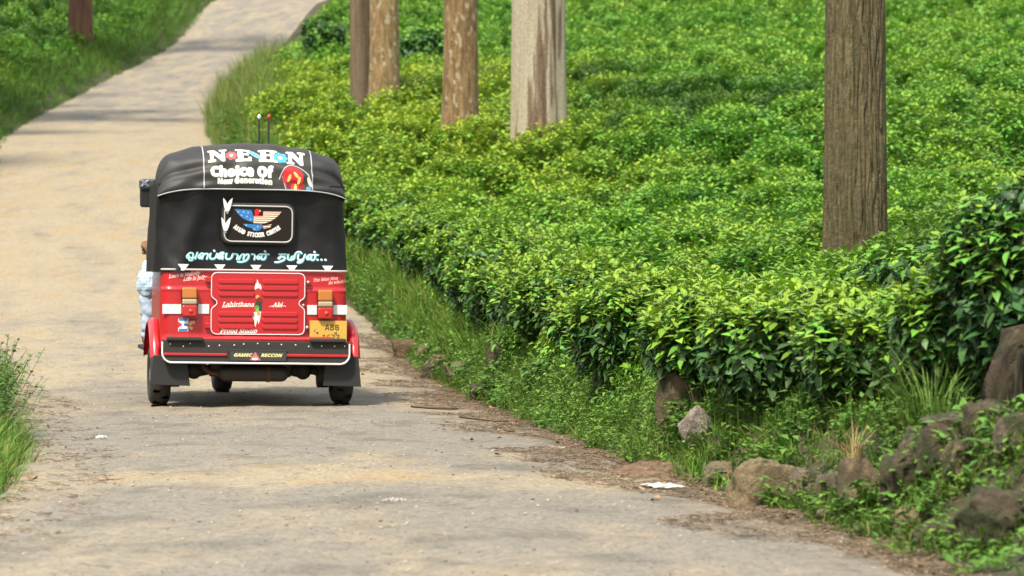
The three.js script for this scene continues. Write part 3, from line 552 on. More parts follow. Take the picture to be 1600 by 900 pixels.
// long grass clump and dry straw by the stones
{
  const t = thing('grass_clump', 'clump of long arching green grass blades above the flat slab', 'grass clump', [1.53, ground(1.53, 11.45), -11.45]);
  const b = new LeafBag(); for (let i = 0; i < 130; i++) { const a = rr(0, 6.28), q = 0.13 * Math.sqrt(rnd()); b.blade(V(Math.cos(a) * q, -0.03, Math.sin(a) * q * 0.7), rnd() < 0.45 ? 3.1 + rr(-0.7, 0.7) : a, rr(0.2, 1.1), rr(0.2, 0.44), rr(0.004, 0.008), jit([0.12, 0.23, 0.045], 0.25)); }
  part('blades', b.build(), grassMat, t).userData.kind = 'stuff';
  const t2 = thing('dry_grass_clump', 'tuft of dry straw-coloured grass on the earth above the tall mossy stone', 'grass clump', [1.28, ground(1.28, 11.75) + 0.02, -11.75]);
  const s = new LeafBag(); for (let i = 0; i < 46; i++) { const a = rr(0, 6.28), q = 0.035 * Math.sqrt(rnd()); s.blade(V(Math.cos(a) * q, -0.03, Math.sin(a) * q), a, rr(0.1, 1.2), rr(0.06, 0.19), rr(0.003, 0.005), jit([0.48, 0.36, 0.18], 0.2)); }
  part('blades', s.build(), grassMat, t2).userData.kind = 'stuff';
}
const pick = (t) => (t < 0.35 ? [0.12, 0.10, 0.08] : t < 0.75 ? [0.34, 0.29, 0.22] : [0.36, 0.31, 0.235]);
// ---------- litter on the lane edge ----------
function dryLeaf(len, wid, curl, fold) { const b = sheet(6, 2, (u, v) => { const k = u * 2 - 1, s = v * 2 - 1, w = Math.sqrt(Math.max(0, 1 - k * k)) * (1 - 0.25 * k); return [k * len / 2, curl * k * k * len + fold * s * s * wid + 0.003, s * w * wid / 2]; }); return b; }
const dryGeos = many(5, () => dryLeaf(rr(0.03, 0.055), rr(0.013, 0.024), rr(0.02, 0.16), rr(0, 0.25)));
const dryMats = [[0.16, 0.085, 0.045], [0.26, 0.13, 0.06], [0.36, 0.22, 0.10], [0.10, 0.06, 0.04], [0.42, 0.31, 0.18]].map((c) => new THREE.MeshStandardMaterial({ color: RGB(...c), roughness: 0.8, side: THREE.DoubleSide }));
const roadY = (x, d) => E(d) + 0.02 * smoothstep(Math.min((x - Lx(d)) / (Rx(d) - Lx(d)), (Rx(d) - x) / (Rx(d) - Lx(d))), 0, 0.3) + 0.008 * n2(x * 1.7, d * 1.1) + 0.004 * n2(x * 6, d * 5);
for (let i = 0; i < 150; i++) {
  const right = i < 110, d = right ? (i < 85 ? rr(11.2, 21) : rr(21, 30)) : rr(11, 20), off = Math.pow(rnd(), 2.2) * (right ? 0.7 : 0.4), x = right ? Rx(d) - off + 0.06 : Lx(d) + off;
  const m = shade(new THREE.Mesh(dryGeos[i % 5], dryMats[Math.floor(rnd() * 5)])); top('fallen_leaf', m);
  tag(m, right ? 'small dry brown leaf fallen on the lane along the stone-edged bank' : 'small dry brown leaf fallen by the weedy lane edge opposite the stones', 'leaf', right ? 'fallen leaves along the stone-edged bank' : 'fallen leaves by the weedy lane edge');
  m.position.set(x, roadY(x, d) + 0.006, -d); m.rotation.set(rr(-0.25, 0.25), rr(0, 6.28), rr(-0.25, 0.25)); m.scale.setScalar(rr(0.7, 1.35));
}
{
  const grp = top('leaf_litter', new THREE.Group()); tag(grp, 'fine brown twigs and crumbled leaf litter strewn along the lane edge', 'litter', null, 'stuff');
  const bit = many(4, () => { const b = new LeafBag(), c = jit([0.16, 0.118, 0.075], 0.3); for (let i = 0; i < 5; i++) { const a = rr(0, 6.28), o = V(rr(-0.03, 0.03), 0.003, rr(-0.03, 0.03)); if (i < 2) b.stick(o, o.clone().add(V(Math.cos(a) * 0.05, rr(0, 0.01), Math.sin(a) * 0.05)), 0.0016, 0.001, c); else b.leaf(o, dirUp(a, rr(0, 0.3)), V(0, 1, 0), 0.02, 0.011, 0.3, 0.1, jit([0.21, 0.155, 0.095], 0.4), false); } return b.build(); });
  const S = new Scatter(bit, std(0xffffff, 0.85, { vertexColors: true, side: THREE.DoubleSide }));
  for (let i = 0; i < 6500; i++) { const d = rr(8.5, 30), off = Math.pow(rnd(), 1.5) * (0.22 + 0.42 * smoothstep(n2(d * 0.7, 77), -0.4, 0.6)), x = Rx(d) - off + 0.1; S.add(x, roadY(x, d) + 0.004, -d, rr(0.5, 1.3), 0, 0, grey(0.6, 1.6)); }
  for (let i = 0; i < 500; i++) { const d = rr(10, 24), x = Lx(d) + Math.pow(rnd(), 1.4) * 0.5 - 0.08; S.add(x, roadY(x, d) + 0.004, -d, rr(0.5, 1.3), 0, 0, grey(0.6, 1.6)); }
  for (let i = 0; i < 260; i++) { const d = rr(8, 28), x = rr(Lx(d), Rx(d)); S.add(x, roadY(x, d) + 0.004, -d, rr(0.3, 0.8), 0, 0, grey(0.6, 1.6)); }
  S.build('crumbs', grp);
}
{
  const grp = top('gravel', new THREE.Group()); tag(grp, 'loose grit and small pebbles scattered over the dusty lane', 'gravel', null, 'stuff');
  const peb = many(4, (_, k) => { const g = new THREE.IcosahedronGeometry(1, 1).deleteAttribute('normal').deleteAttribute('uv'), m = mergeVertices(g), p = m.attributes.position; for (let i = 0; i < p.count; i++) { const f = 1 + 0.3 * n3(p.getX(i) * 1.5 + k * 5, p.getY(i) * 1.5, p.getZ(i) * 1.5); p.setXYZ(i, p.getX(i) * f, p.getY(i) * f * 0.6, p.getZ(i) * f); } m.computeVertexNormals(); return m; });
  const S = new Scatter(peb, std(0xffffff, 0.9));
  for (let i = 0; i < 4500; i++) {
    const d = 7.6 + 24 * Math.pow(rnd(), 1.3), u = rnd(), x = lerp(Lx(d), Rx(d), u), edge = Math.min(u, 1 - u); if (rnd() > 0.25 + 0.6 * smoothstep(fbm2(x * 1.4, d * 1.1, 3), -0.2, 0.3) + 0.8 * (1 - smoothstep(edge, 0, 0.12))) continue;
    const s = 0.002 + 0.0055 * Math.pow(rnd(), 3), c = pick(rnd()); S.add(x, roadY(x, d) + s * 0.3, -d, s, 0, 0, c.map((v) => v * (0.8 + s * 60)));
  }
  S.build('pebbles', grp);
}
const twigMat = std(RGB(0.11, 0.07, 0.045), 0.9);
[[[0.56, 13.75], [0.76, 13.15], 0.010, 'dark fallen stick by the heap of litter before the upright stone'], [[-0.62, 19.3], [-0.34, 19.7], 0.006, 'thin fallen twig lying on the lane beside the vehicle'], [[-0.3, 17.9], [0.05, 18.3], 0.005, 'thin pale twig lying in the fallen leaves on the lane']].forEach(([a, b, r, label]) => {
  const y = (p) => roadY(...p) + r, m = [(a[0] + b[0]) / 2 + 0.02, (a[1] + b[1]) / 2];
  solo('fallen_stick', tube([[a[0], y(a) + 0.03, -a[1]], [m[0], y(m) + 0.012, -m[1]], [b[0], y(b), -b[1]]], r, 12, 6), twigMat, label, 'stick');
});
{ // heap of earth and litter, white paper, scraps
  const heap = sheet(40, 20, (u, v) => { const a = u * 6.28318, q = v, r = 0.2 * (1 + 0.2 * n2(Math.cos(a) * 2, Math.sin(a) * 2)); return [Math.cos(a) * r * q, 0.055 * (1 - q * q) + 0.012 * n2(Math.cos(a) * q * 6, Math.sin(a) * q * 6) * (1 - q) - 0.004, Math.sin(a) * r * 1.6 * q, u, v]; }, (q) => C([0.36, 0.24, 0.13], [0.16, 0.085, 0.05], clamp(0.5 + 1.4 * fbm2(q[0] * 22, q[2] * 22, 3), 0, 1)));
  const m = solo('litter_heap', heap, new THREE.MeshStandardMaterial({ vertexColors: true, roughness: 0.95, map: soilTex }), 'low heap of earth and dead leaves before the upright brown stone', 'heap'); m.position.set(0.62, roadY(0.5, 13.5), -13.55);
  const paper = (w, l, s) => sheet(14, 10, (u, v) => [(u - 0.5) * w + 0.01 * n2(v * 3, s), 0.008 + 0.016 * (0.5 + 0.5 * n2(u * 3 + s, v * 3)) * Math.min(1, 4 * Math.min(u, v, 1 - u, 1 - v) + 0.3), (v - 0.5) * l + 0.012 * n2(u * 4, s + 5)]);
  const white = std(RGB(0.46, 0.44, 0.41), 0.6, { side: THREE.DoubleSide });
  const p1 = solo('paper_scrap', paper(0.13, 0.2, 3), white, 'crumpled white paper on the lane below the upright brown stone', 'paper'); p1.position.set(0.615, roadY(0.6, 12.75), -12.75); p1.rotation.y = 0.4;
  const p2 = solo('paper_scrap', paper(0.07, 0.014, 8), white, 'narrow white strip of paper lying out on the open lane', 'paper'); p2.position.set(-0.44, roadY(-0.44, 11.6), -11.6);
  const p3 = solo('paper_scrap', paper(0.045, 0.09, 12), std(RGB(0.5, 0.54, 0.66), 0.5, { side: THREE.DoubleSide }), 'small bluish scrap on the lane behind the vehicle near the weeds', 'paper'); p3.position.set(-2.12, roadY(-2.12, 16.2), -16.2);
}
console.log('trees and stones done');

// ---------- the three-wheeler: local x across, y up, z towards its tail (tail panel near z = 0) ----------
{
  const tuk = thing('auto_rickshaw', 'red and black three-wheeled auto rickshaw with stickered canopy driving up the lane', 'auto rickshaw', [-1.612, 0.012, -19.72], 0.183);
  const ROLL = -0.012;
  const body = (name, geo, mat, parent = tuk) => { const m = part(name, geo, mat, parent); if (parent === tuk) { m.rotation.z = ROLL; } return m; };
  const grain = dataTex(256, (u, v) => [clamp(128 + 60 * tileNoise(u, v, 120, 3) + 30 * tileNoise(u, v, 50, 5), 0, 255)]);
  const grainR = grain.clone(); grainR.repeat.set(6, 4); grainR.wrapS = grainR.wrapT = THREE.RepeatWrapping;
  const dirt = dataTex(512, (u, v) => [0, clamp(120 + 60 * tileNoise(u, v, 9, 3) + 40 * tileNoise(u, v, 40, 5), 0, 255), 0]);
  const red = phys(RGB(0.47, 0.012, 0.016), 0.36, { clearcoat: 0.55, clearcoatRoughness: 0.22 });
  const redDark = phys(RGB(0.42, 0.012, 0.014), 0.5);
  const rubber = std(RGB(0.022, 0.021, 0.02), 0.75), dusty = std(RGB(0.030, 0.027, 0.023), 0.8), blackMetal = std(RGB(0.02, 0.019, 0.018), 0.6), soot = std(RGB(0.035, 0.028, 0.022), 0.7);
  const chrome = std(RGB(0.75, 0.75, 0.75), 0.25, { metalness: 1 }), steel = std(RGB(0.45, 0.44, 0.42), 0.4, { metalness: 0.9 }), whiteTrim = std(RGB(0.72, 0.70, 0.70), 0.45), rust = std(RGB(0.12, 0.05, 0.025), 0.85, { metalness: 0.2 });
  const greyFoam = std(RGB(0.05, 0.05, 0.055), 0.8);

  // ----- prints -----
  const CREAM = '#eceae4';
  const serif = (g, t, x, y, size, sx = 1) => { g.save(); g.translate(x, y); g.scale(sx, 1); g.font = 'bold ' + size + 'px serif'; g.fillText(t, 0, 0); g.lineWidth = size * 0.07; g.strokeText(t, 0, 0); g.restore(); };
  const rough = (g, w, h, n, base, amp, s) => { for (let i = 0; i < n; i++) { g.fillStyle = `rgba(${base},${(amp * rnd()).toFixed(3)})`; const r = s * rnd(); g.fillRect(rnd() * w, rnd() * h, r, r * (0.4 + rnd())); } };
  const roofPrint = canvasTex(1536, 512, (g, w, h) => {               // u: x -0.65..0.65; v: 0 seam .. 1 (0.433 m up the cloth)
    g.fillStyle = '#302f2f'; g.fillRect(0, 0, w, h); rough(g, w, h, 5000, '120,118,112', 0.05, 14);
    const X = (px) => (px - 396) / 248 / 1.3 * w + w / 2, S = w / 1.3 / 248, Y = (m) => h - m / 0.433 * h;      // m: metres up the cloth from the seam
    g.fillStyle = '#383631'; g.fillRect(X(319), 0, X(491) - X(319), h);
    g.fillStyle = CREAM; g.strokeStyle = CREAM; g.lineJoin = 'round';
    const base = Y(0.182), hh = 23 * S;
    serif(g, 'N', X(325), base, hh * 1.6, 1.02); serif(g, 'E', X(369), base, hh * 1.55, 1.08); serif(g, 'H', X(406), base, hh * 1.52, 1.05); serif(g, 'N', X(451), base, hh * 1.6, 1.02);
    // printed flowers and leaf between the letters
    const flower = (cx, cy, r, a, b) => { g.fillStyle = a; for (let i = 0; i < 7; i++) { g.beginPath(); g.ellipse(cx + Math.cos(i * 0.9) * r * 0.5, cy + Math.sin(i * 0.9) * r * 0.5, r * 0.55, r * 0.4, i * 0.9, 0, 7); g.fill(); } g.fillStyle = b; g.beginPath(); g.arc(cx, cy, r * 0.32, 0, 7); g.fill(); };
    flower(X(362), base - hh * 0.5, 9 * S, '#e2585a', '#f3e6d0'); flower(X(441), base - hh * 0.48, 12 * S, '#4d9fc4', '#dfeef2');
    g.fillStyle = '#5aa6c6'; g.beginPath(); g.moveTo(X(388), base - hh * 1.15); g.quadraticCurveTo(X(402), base - hh * 1.0, X(411), base - hh * 0.2); g.quadraticCurveTo(X(396), base - hh * 0.25, X(388), base - hh * 1.15); g.fill();
    g.strokeStyle = '#cfe6ea'; g.lineWidth = 3; g.stroke();
    g.fillStyle = CREAM; g.strokeStyle = CREAM;
    g.font = 'bold ' + 22 * S + 'px sans-serif'; g.lineWidth = 2.6 * S; g.save(); g.translate(X(328), Y(0.080)); g.scale(0.97, 1); g.strokeText('Choice Of', 0, 0); g.fillText('Choice Of', 0, 0); g.restore();
    g.font = 'bold ' + 12 * S + 'px sans-serif'; g.lineWidth = 1.3 * S; g.save(); g.translate(X(339), Y(0.034)); g.scale(0.93, 1); g.strokeText('New Generation', 0, 0); g.fillText('New Generation', 0, 0); g.restore();
    // red helmet with flames
    const cx = X(461), cy = Y(0.085); g.strokeStyle = '#b9b9bd'; g.lineWidth = 1.6 * S; g.beginPath(); g.moveTo(X(438), Y(0.07)); g.quadraticCurveTo(X(447), Y(0.17), cx, Y(0.165)); g.quadraticCurveTo(X(482), Y(0.155), X(488), Y(0.07)); g.moveTo(X(443), Y(0.09)); g.lineTo(X(449), Y(0.005)); g.stroke();
    g.fillStyle = '#d22a30'; g.beginPath(); g.ellipse(cx - 1 * S, cy, 17 * S, 17 * S, 0, 0, 7); g.fill(); g.fillStyle = '#8d1a1c'; g.beginPath(); g.ellipse(cx + 3 * S, cy + 12 * S, 16 * S, 7 * S, 0.2, 0, 7); g.fill(); g.fillStyle = '#d23a34'; g.fillRect(cx - 4 * S, cy + 10 * S, 12 * S, 14 * S);
    g.fillStyle = '#f2c572'; for (const [dx, dy, a] of [[-7, 2, 0.4], [4, -3, -0.7], [9, 5, 0.3], [3, 16, 0]]) { g.beginPath(); g.ellipse(cx + dx * S, cy + dy * S, 2.4 * S, 6 * S, a, 0, 7); g.fill(); }
    g.fillStyle = '#e8e4dc'; g.beginPath(); g.ellipse(X(487), Y(0.06), 3 * S, 8 * S, -0.4, 0, 7); g.fill(); g.fillStyle = '#4d9fc4'; g.beginPath(); g.arc(X(485), Y(0.012), 4 * S, 0, 7); g.fill();
    g.fillStyle = '#b9b9c0'; g.fillRect(X(317), 0, 1.6 * S, h); g.fillRect(X(490.5), 0, 1.6 * S, h);
  });
  // Tamil greeting drawn as strokes, x-height box 0..1
  const tamil = (g, x0, y0, s, slant) => {
    const arcs = (list) => list, G = {
      aa: [1.25, [['c', 0.22, 0.72, 0.2], ['p', 0.05, 0.55, 0.15, 0.1, 0.5, 0.0, 0.72, 0.35, 0.7, 1.0, 0.85, 1.25, 0.5, 1.3, 0.4, 1.15], ['p', 0.3, 0.9, 1.05, 0.8], ['p', 1.05, 0.0, 1.05, 1.0]]],
      la: [1.15, [['c', 0.22, 0.72, 0.2], ['p', 0.05, 0.6, 0.15, 0.12, 0.5, 0.05, 0.5, 1.0], ['p', 0.5, 0.35, 0.75, 0.05, 1.0, 0.25, 1.0, 1.0]]],
      pa: [0.85, [['p', 0.05, 0.1, 0.05, 1.0, 0.72, 1.0, 0.72, 0.1]]],
      dot: [0, [['d', -0.5, -0.32]]],
      ee: [0.8, [['c', 0.25, 0.72, 0.2], ['p', 0.05, 0.7, 0.1, 0.05, 0.45, -0.15, 0.6, 0.15, 0.3, 0.3, 0.6, 0.55, 0.62, 1.0]]],
      kaal: [0.65, [['p', 0.02, 0.12, 0.45, 0.12, 0.48, 1.0]]],
      rra: [1.15, [['p', 0.05, 1.0, 0.08, 0.2, 0.45, 0.1, 0.5, 1.0], ['p', 0.5, 0.4, 0.7, 0.08, 0.95, 0.25, 0.95, 1.1, 0.5, 1.45, 0.0, 1.4]]],
      na: [1.2, [['c', 0.22, 0.7, 0.2], ['p', 0.05, 0.6, 0.15, 0.12, 0.5, 0.08, 0.52, 1.0, 0.95, 1.0, 0.9, 0.15], ['p', 0.4, 0.12, 1.15, 0.12]]],
      tha: [0.95, [['p', 0.05, 0.1, 0.75, 0.1], ['p', 0.3, 0.1, 0.28, 0.9, 0.05, 0.75, 0.25, 0.5, 0.75, 0.5, 0.8, 1.0, 0.3, 1.4, -0.1, 1.4]]],
      mi: [1.05, [['p', 0.05, 0.1, 0.05, 1.0, 0.75, 1.0, 0.8, 0.45, 0.5, 0.4, 0.45, 0.8], ['p', 0.75, 0.4, 0.7, -0.25, 1.15, -0.4, 1.35, -0.1]]],
      zha: [0.95, [['p', 0.05, 0.1, 0.05, 1.0, 0.72, 1.0, 0.72, 0.1], ['p', 0.72, 0.9, 0.7, 1.4, 0.2, 1.5, 0.3, 1.15, 0.7, 1.2]]],
      sp: [1.0, []], stop: [0.42, [['d', 0.1, 0.95]]],
    };
    let x = 0;
    const P = (a, b) => [x0 + (x + a - slant * (b - 1)) * s * 1.46, y0 + (b - 1) * s];
    for (const k of ['aa', 'la', 'pa', 'dot', 'ee', 'pa', 'kaal', 'rra', 'kaal', 'na', 'dot', 'sp', 'tha', 'mi', 'zha', 'na', 'dot', 'stop', 'stop', 'stop']) {
      const [w, strokes] = G[k];
      for (const q of strokes) {
        g.beginPath();
        if (q[0] === 'c') { const [a, b] = P(q[1], q[2]); g.arc(a, b, q[3] * s, 0, 7); g.stroke(); }
        else if (q[0] === 'd') { const [a, b] = P(q[1], q[2]); g.arc(a, b, 0.17 * s, 0, 7); g.fill(); }
        else {
          const pts = []; for (let i = 1; i < q.length; i += 2) pts.push(P(q[i], q[i + 1]));
          g.moveTo(...pts[0]); for (let i = 1; i < pts.length - 1; i++) { const mx = (pts[i][0] + pts[i + 1][0]) / 2, my = (pts[i][1] + pts[i + 1][1]) / 2; g.quadraticCurveTo(pts[i][0], pts[i][1], mx, my); } g.lineTo(...pts[pts.length - 1]); g.stroke();
        }
      }
      x += w;
    }
    return x;
  };
  const clothPrint = canvasTex(1536, 768, (g, w, h) => {              // u: x -0.65..0.65, v: y 0.84..1.42
    g.fillStyle = '#111010'; g.fillRect(0, 0, w, h); rough(g, w, h, 7000, '120,110,96', 0.05, 12);
    const S = w / 1.3 / 248, X = (px) => (px - 396) / 248 / 1.3 * w + w / 2, Y = (py) => h - ((640 - py) / 248 - 0.84) / 0.58 * h;
    g.lineCap = g.lineJoin = 'round';
    const wd = 224 / 16.7;                                            // width of the greeting in letter units
    for (const [c, lw, off] of [['#3f8fa0', 0.36, 0.06], ['#a9dce0', 0.27, 0], ['#d9f1f2', 0.10, -0.05]]) { g.strokeStyle = g.fillStyle = c; const s = 10.6 * S; g.lineWidth = lw * s; tamil(g, X(289) + off * s, Y(409) + off * s, s, 0.22); }
    g.fillStyle = '#f1efea';
    for (const px of [286, 345, 403, 461, 519]) { const x = X(px), y = Y(px * 0.0 + 427.5), k = S; g.beginPath(); g.moveTo(x - 9 * k, y - 11 * k); g.lineTo(x + 9 * k, y - 11 * k); g.lineTo(x + 4 * k, y - 4 * k); g.lineTo(x + 4 * k, y); g.lineTo(x - 4 * k, y); g.lineTo(x - 4 * k, y - 4 * k); g.fill(); }
  });
  const windowPrint = canvasTex(768, 420, (g, w, h) => {
    g.fillStyle = '#241d18'; g.fillRect(0, 0, w, h); rough(g, w, h, 2500, '90,70,40', 0.06, 10);
    const k = w / 106, X = (px) => (px - 353) * k, Y = (py) => (py - 326) * h / 56;
    g.fillStyle = '#3a76b8'; g.beginPath(); g.moveTo(X(369), Y(332)); g.lineTo(X(395), Y(333)); g.lineTo(X(399), Y(345)); g.lineTo(X(397), Y(351)); g.quadraticCurveTo(X(380), Y(349), X(369), Y(332)); g.fill();
    g.beginPath(); g.moveTo(X(382), Y(354)); g.lineTo(X(412), Y(355)); g.lineTo(X(413), Y(358)); g.quadraticCurveTo(X(404), Y(370), X(395), Y(360)); g.quadraticCurveTo(X(386), Y(359), X(382), Y(354)); g.fill();
    g.fillStyle = '#77b7d6'; for (const [a, b] of [[375, 336], [383, 336], [390, 337], [380, 341], [388, 343], [394, 347], [387, 356], [400, 362], [405, 358]]) { g.beginPath(); g.arc(X(a), Y(b), 1.5 * k, 0, 7); g.fill(); }
    g.save(); g.beginPath(); g.moveTo(X(413), Y(335)); g.lineTo(X(441), Y(335)); g.quadraticCurveTo(X(430), Y(350), X(410), Y(354)); g.lineTo(X(398), Y(353)); g.lineTo(X(399), Y(342)); g.lineTo(X(413), Y(342)); g.moveTo(X(413), Y(357)); g.lineTo(X(426), Y(354)); g.lineTo(X(424), Y(359)); g.lineTo(X(414), Y(361)); g.clip();
    g.fillStyle = '#efe2c8'; g.fillRect(0, 0, w, h); g.fillStyle = '#d8484c'; for (let y = 333; y < 362; y += 3.2) g.fillRect(0, Y(y), w, 1.5 * h / 56); g.restore();
    g.fillStyle = '#cf2230'; g.beginPath(); g.arc(X(404), Y(335), 4.2 * k, 0, 7); g.fill(); g.fillRect(X(400), Y(335), 6 * k, 6 * h / 56); g.fillStyle = '#e9b64a'; g.beginPath(); g.arc(X(408), Y(334), 1.4 * k, 0, 7); g.fill();
    // lettering on a smile
    const t = 'ASSAD STICKER CENTRE', cx = X(404), cy = Y(316), R = 62 * k; g.fillStyle = '#dcdad6'; g.font = 'bold ' + 8.2 * k + 'px sans-serif'; g.textAlign = 'center';
    for (let i = 0; i < t.length; i++) { const a = Math.PI / 2 + (0.60 - i * 1.2 / (t.length - 1)), px = cx + Math.cos(a) * R, py = Y(346) + (Math.sin(a) * R - R) * 1.15 + 27.5 * h / 56; g.save(); g.translate(px, py); g.rotate(a - Math.PI / 2); g.scale(0.72, 1.05); g.strokeStyle = '#dcdad6'; g.lineWidth = 1.1 * k; g.strokeText(t[i], 0, 0); g.fillText(t[i], 0, 0); g.restore(); }
  });
  const script = (g, t, x, y, size, rot, col = '#f3d9d4') => { g.save(); g.translate(x, y); g.rotate(rot); g.transform(1, 0, -0.35, 1, 0, 0); g.fillStyle = col; g.strokeStyle = col; g.lineWidth = size * 0.05; g.font = size + 'px serif'; g.fillText(t, 0, 0); g.strokeText(t, 0, 0); g.restore(); };
  const bodyPrint = canvasTex(2048, 800, (g, w, h) => {               // u: x -0.65..0.65, v: y 0.37..0.88
    g.fillStyle = '#b71a20'; g.fillRect(0, 0, w, h); rough(g, w, h, 3500, '90,20,12', 0.05, 26); rough(g, w, h, 1500, '190,150,110', 0.05, 9);
    const S = w / 1.3 / 248, X = (px) => (px - 396) / 248 / 1.3 * w + w / 2, Y = (py) => h - ((640 - py) / 248 - 0.37) / 0.51 * h;
    for (let i = 0; i < 900; i++) { const y = h * (1 - Math.pow(rnd(), 2.2) * 0.55); g.fillStyle = `rgba(${150 + 40 * rnd() | 0},${110 + 30 * rnd() | 0},80,${(0.22 * rnd()).toFixed(3)})`; g.beginPath(); g.ellipse(rnd() * w, y, 1 + 5 * rnd() * rnd(), 1 + 4 * rnd() * rnd(), 0, 0, 7); g.fill(); }
    g.strokeStyle = 'rgba(90,15,12,0.35)'; for (let i = 0; i < 70; i++) { const x = rnd() * w, y = rnd() * h; g.lineWidth = 0.6 + rnd(); g.beginPath(); g.moveTo(x, y); g.lineTo(x + (rnd() - 0.5) * 60, y + (rnd() - 0.5) * 14); g.stroke(); }
    script(g, 'Love is Melody', X(258), Y(440), 7 * S, -0.13); script(g, 'Life is Jolly', X(281), Y(444), 7.2 * S, -0.10);
    script(g, 'The Man Non', X(490), Y(443), 6.3 * S, -0.10, '#e7bdb8'); script(g, 'Be wholife', X(515), Y(447), 6 * S, -0.12, '#e7bdb8');
    g.fillStyle = '#f3ece6'; g.font = 'bold ' + 6.6 * S + 'px sans-serif'; g.fillText('0726867501', X(346), Y(533));
    // blue and white flag sticker with a small red and gold crest
    g.fillStyle = '#e6edf2'; g.fillRect(X(274), Y(502), 16 * S, 20 * S); g.fillStyle = '#2f7fb4'; g.fillRect(X(275), Y(502), 14 * S, 4 * S); g.fillRect(X(283), Y(510), 8 * S, 4 * S); g.fillRect(X(275), Y(518), 14 * S, 4 * S); g.fillStyle = '#d3272c'; g.beginPath(); g.moveTo(X(273), Y(506)); g.lineTo(X(281), Y(512)); g.lineTo(X(273), Y(518)); g.fill();
    g.fillStyle = '#d9a05a'; for (let i = 0; i < 9; i++) { g.beginPath(); g.arc(X(292 + 8 * rnd()), Y(506 + 12 * rnd()), 2 * S, 0, 7); g.fill(); } g.fillStyle = '#2a1a18'; g.fillRect(X(290), Y(502), 14 * S, 3.2 * S);
  });
  const hatchPrint = canvasTex(1200, 780, (g, w, h) => {              // x px 328..478, y px 431..526
    g.fillStyle = '#b71a20'; g.fillRect(0, 0, w, h); rough(g, w, h, 1500, '90,20,12', 0.05, 22);
    const k = w / 150, X = (px) => (px - 328) * k, Y = (py) => (py - 431) * h / 95;
    script(g, 'Lahirthana', X(345), Y(483), 9.5 * k, 0, '#f1e7da'); script(g, 'Abi', X(426), Y(483), 9.5 * k, 0, '#f1e7da'); script(g, 'Proud Studio', X(342), Y(524), 9.5 * k, 0, '#f3ece4');
    g.strokeStyle = '#f1e7da'; g.lineWidth = 0.8 * k; g.beginPath(); g.moveTo(X(345), Y(484.5)); g.lineTo(X(386), Y(481.5)); g.moveTo(X(421), Y(483)); g.quadraticCurveTo(X(430), Y(479), X(448), Y(482)); g.stroke();
    // white flame tongues above and below a small painted oval
    g.fillStyle = '#efe6dc'; for (const [a, b, c] of [[401, 440, 17], [399, 446, 10], [405, 447, 10]]) { g.beginPath(); g.moveTo(X(a), Y(b)); g.quadraticCurveTo(X(a + 5), Y(b + c * 0.6), X(a + 2), Y(b + c)); g.lineTo(X(a - 3), Y(b + c)); g.quadraticCurveTo(X(a - 1), Y(b + c * 0.5), X(a), Y(b)); g.fill(); }
    for (const [a, b, c] of [[399, 515, 24], [404, 510, 20], [396, 504, 12]]) { g.beginPath(); g.moveTo(X(a), Y(b)); g.quadraticCurveTo(X(a - 4), Y(b - c * 0.6), X(a - 2), Y(b - c)); g.lineTo(X(a + 4), Y(b - c)); g.quadraticCurveTo(X(a + 3), Y(b - c * 0.4), X(a), Y(b)); g.fill(); }
    const spots = [['#b8262a', 403, 461, 6], ['#d9a24a', 402, 468, 3], ['#7c1f1e', 405, 475, 6], ['#2c3a22', 404, 481, 6], ['#5a8f3a', 401, 485, 4], ['#8fae4f', 403, 489, 3.5], ['#263a5a', 407, 487, 3], ['#d99a45', 404, 494, 3]];
    for (const [c, a, b, r] of spots) { g.fillStyle = c; g.beginPath(); g.ellipse(X(a), Y(b), r * k, r * 1.15 * k, 0, 0, 7); g.fill(); }
  });
  const platePrint = canvasTex(512, 288, (g, w, h) => {
    g.fillStyle = '#d2a546'; g.fillRect(0, 0, w, h); rough(g, w, h, 900, '150,170,60', 0.25, 16); g.fillStyle = '#3c2a1c'; g.textAlign = 'center';
    g.font = 'bold 44px sans-serif'; g.fillText('SP', w * 0.15, h * 0.52); g.font = 'bold 112px sans-serif'; g.save(); g.translate(w * 0.60, h * 0.43); g.scale(0.95, 1); g.fillText('ABB', 0, 0); g.restore();
    g.globalAlpha = 0.75; g.save(); g.translate(w * 0.57, h * 0.90); g.scale(1.05, 1); g.fillText('1633', 0, 0); g.restore(); g.globalAlpha = 1; rough(g, w, h, 500, '180,140,60', 0.4, 12);
  });
  const badgePrint = canvasTex(768, 160, (g, w, h) => {
    g.fillStyle = '#3b3c3b'; g.fillRect(0, 0, w, h); g.save(); g.translate(20, 88); g.transform(1.0, 0, -0.3, 1, 0, 0); g.font = 'bold 72px sans-serif'; g.fillStyle = '#e2d68e'; g.strokeStyle = '#e2d68e'; g.lineWidth = 5; g.fillText('GAMEC', 24, 0); g.strokeText('GAMEC', 24, 0); g.fillText('RECCON', 400, 0); g.strokeText('RECCON', 400, 0); g.restore();
    g.fillStyle = '#dd6a72'; g.beginPath(); g.moveTo(345, 8); g.lineTo(420, 150); g.lineTo(270, 150); g.fill(); g.fillStyle = '#f3e6dc'; g.beginPath(); g.ellipse(342, 128, 42, 22, 0, 0, 7); g.fill();
  });

  // ----- canopy: sides and tail of dark vinyl -----
  const vinyl = phys(0xffffff, 0.48, { map: clothPrint, bumpMap: grainR, bumpScale: 0.0006, specularIntensity: 0.7 }), vinylTop = phys(0xffffff, 0.55, { map: roofPrint, bumpMap: grainR, bumpScale: 0.0006, specularIntensity: 0.8 });
  const plainVinyl = phys(RGB(0.016, 0.015, 0.015), 0.5, { bumpMap: grainR, bumpScale: 0.0006 });
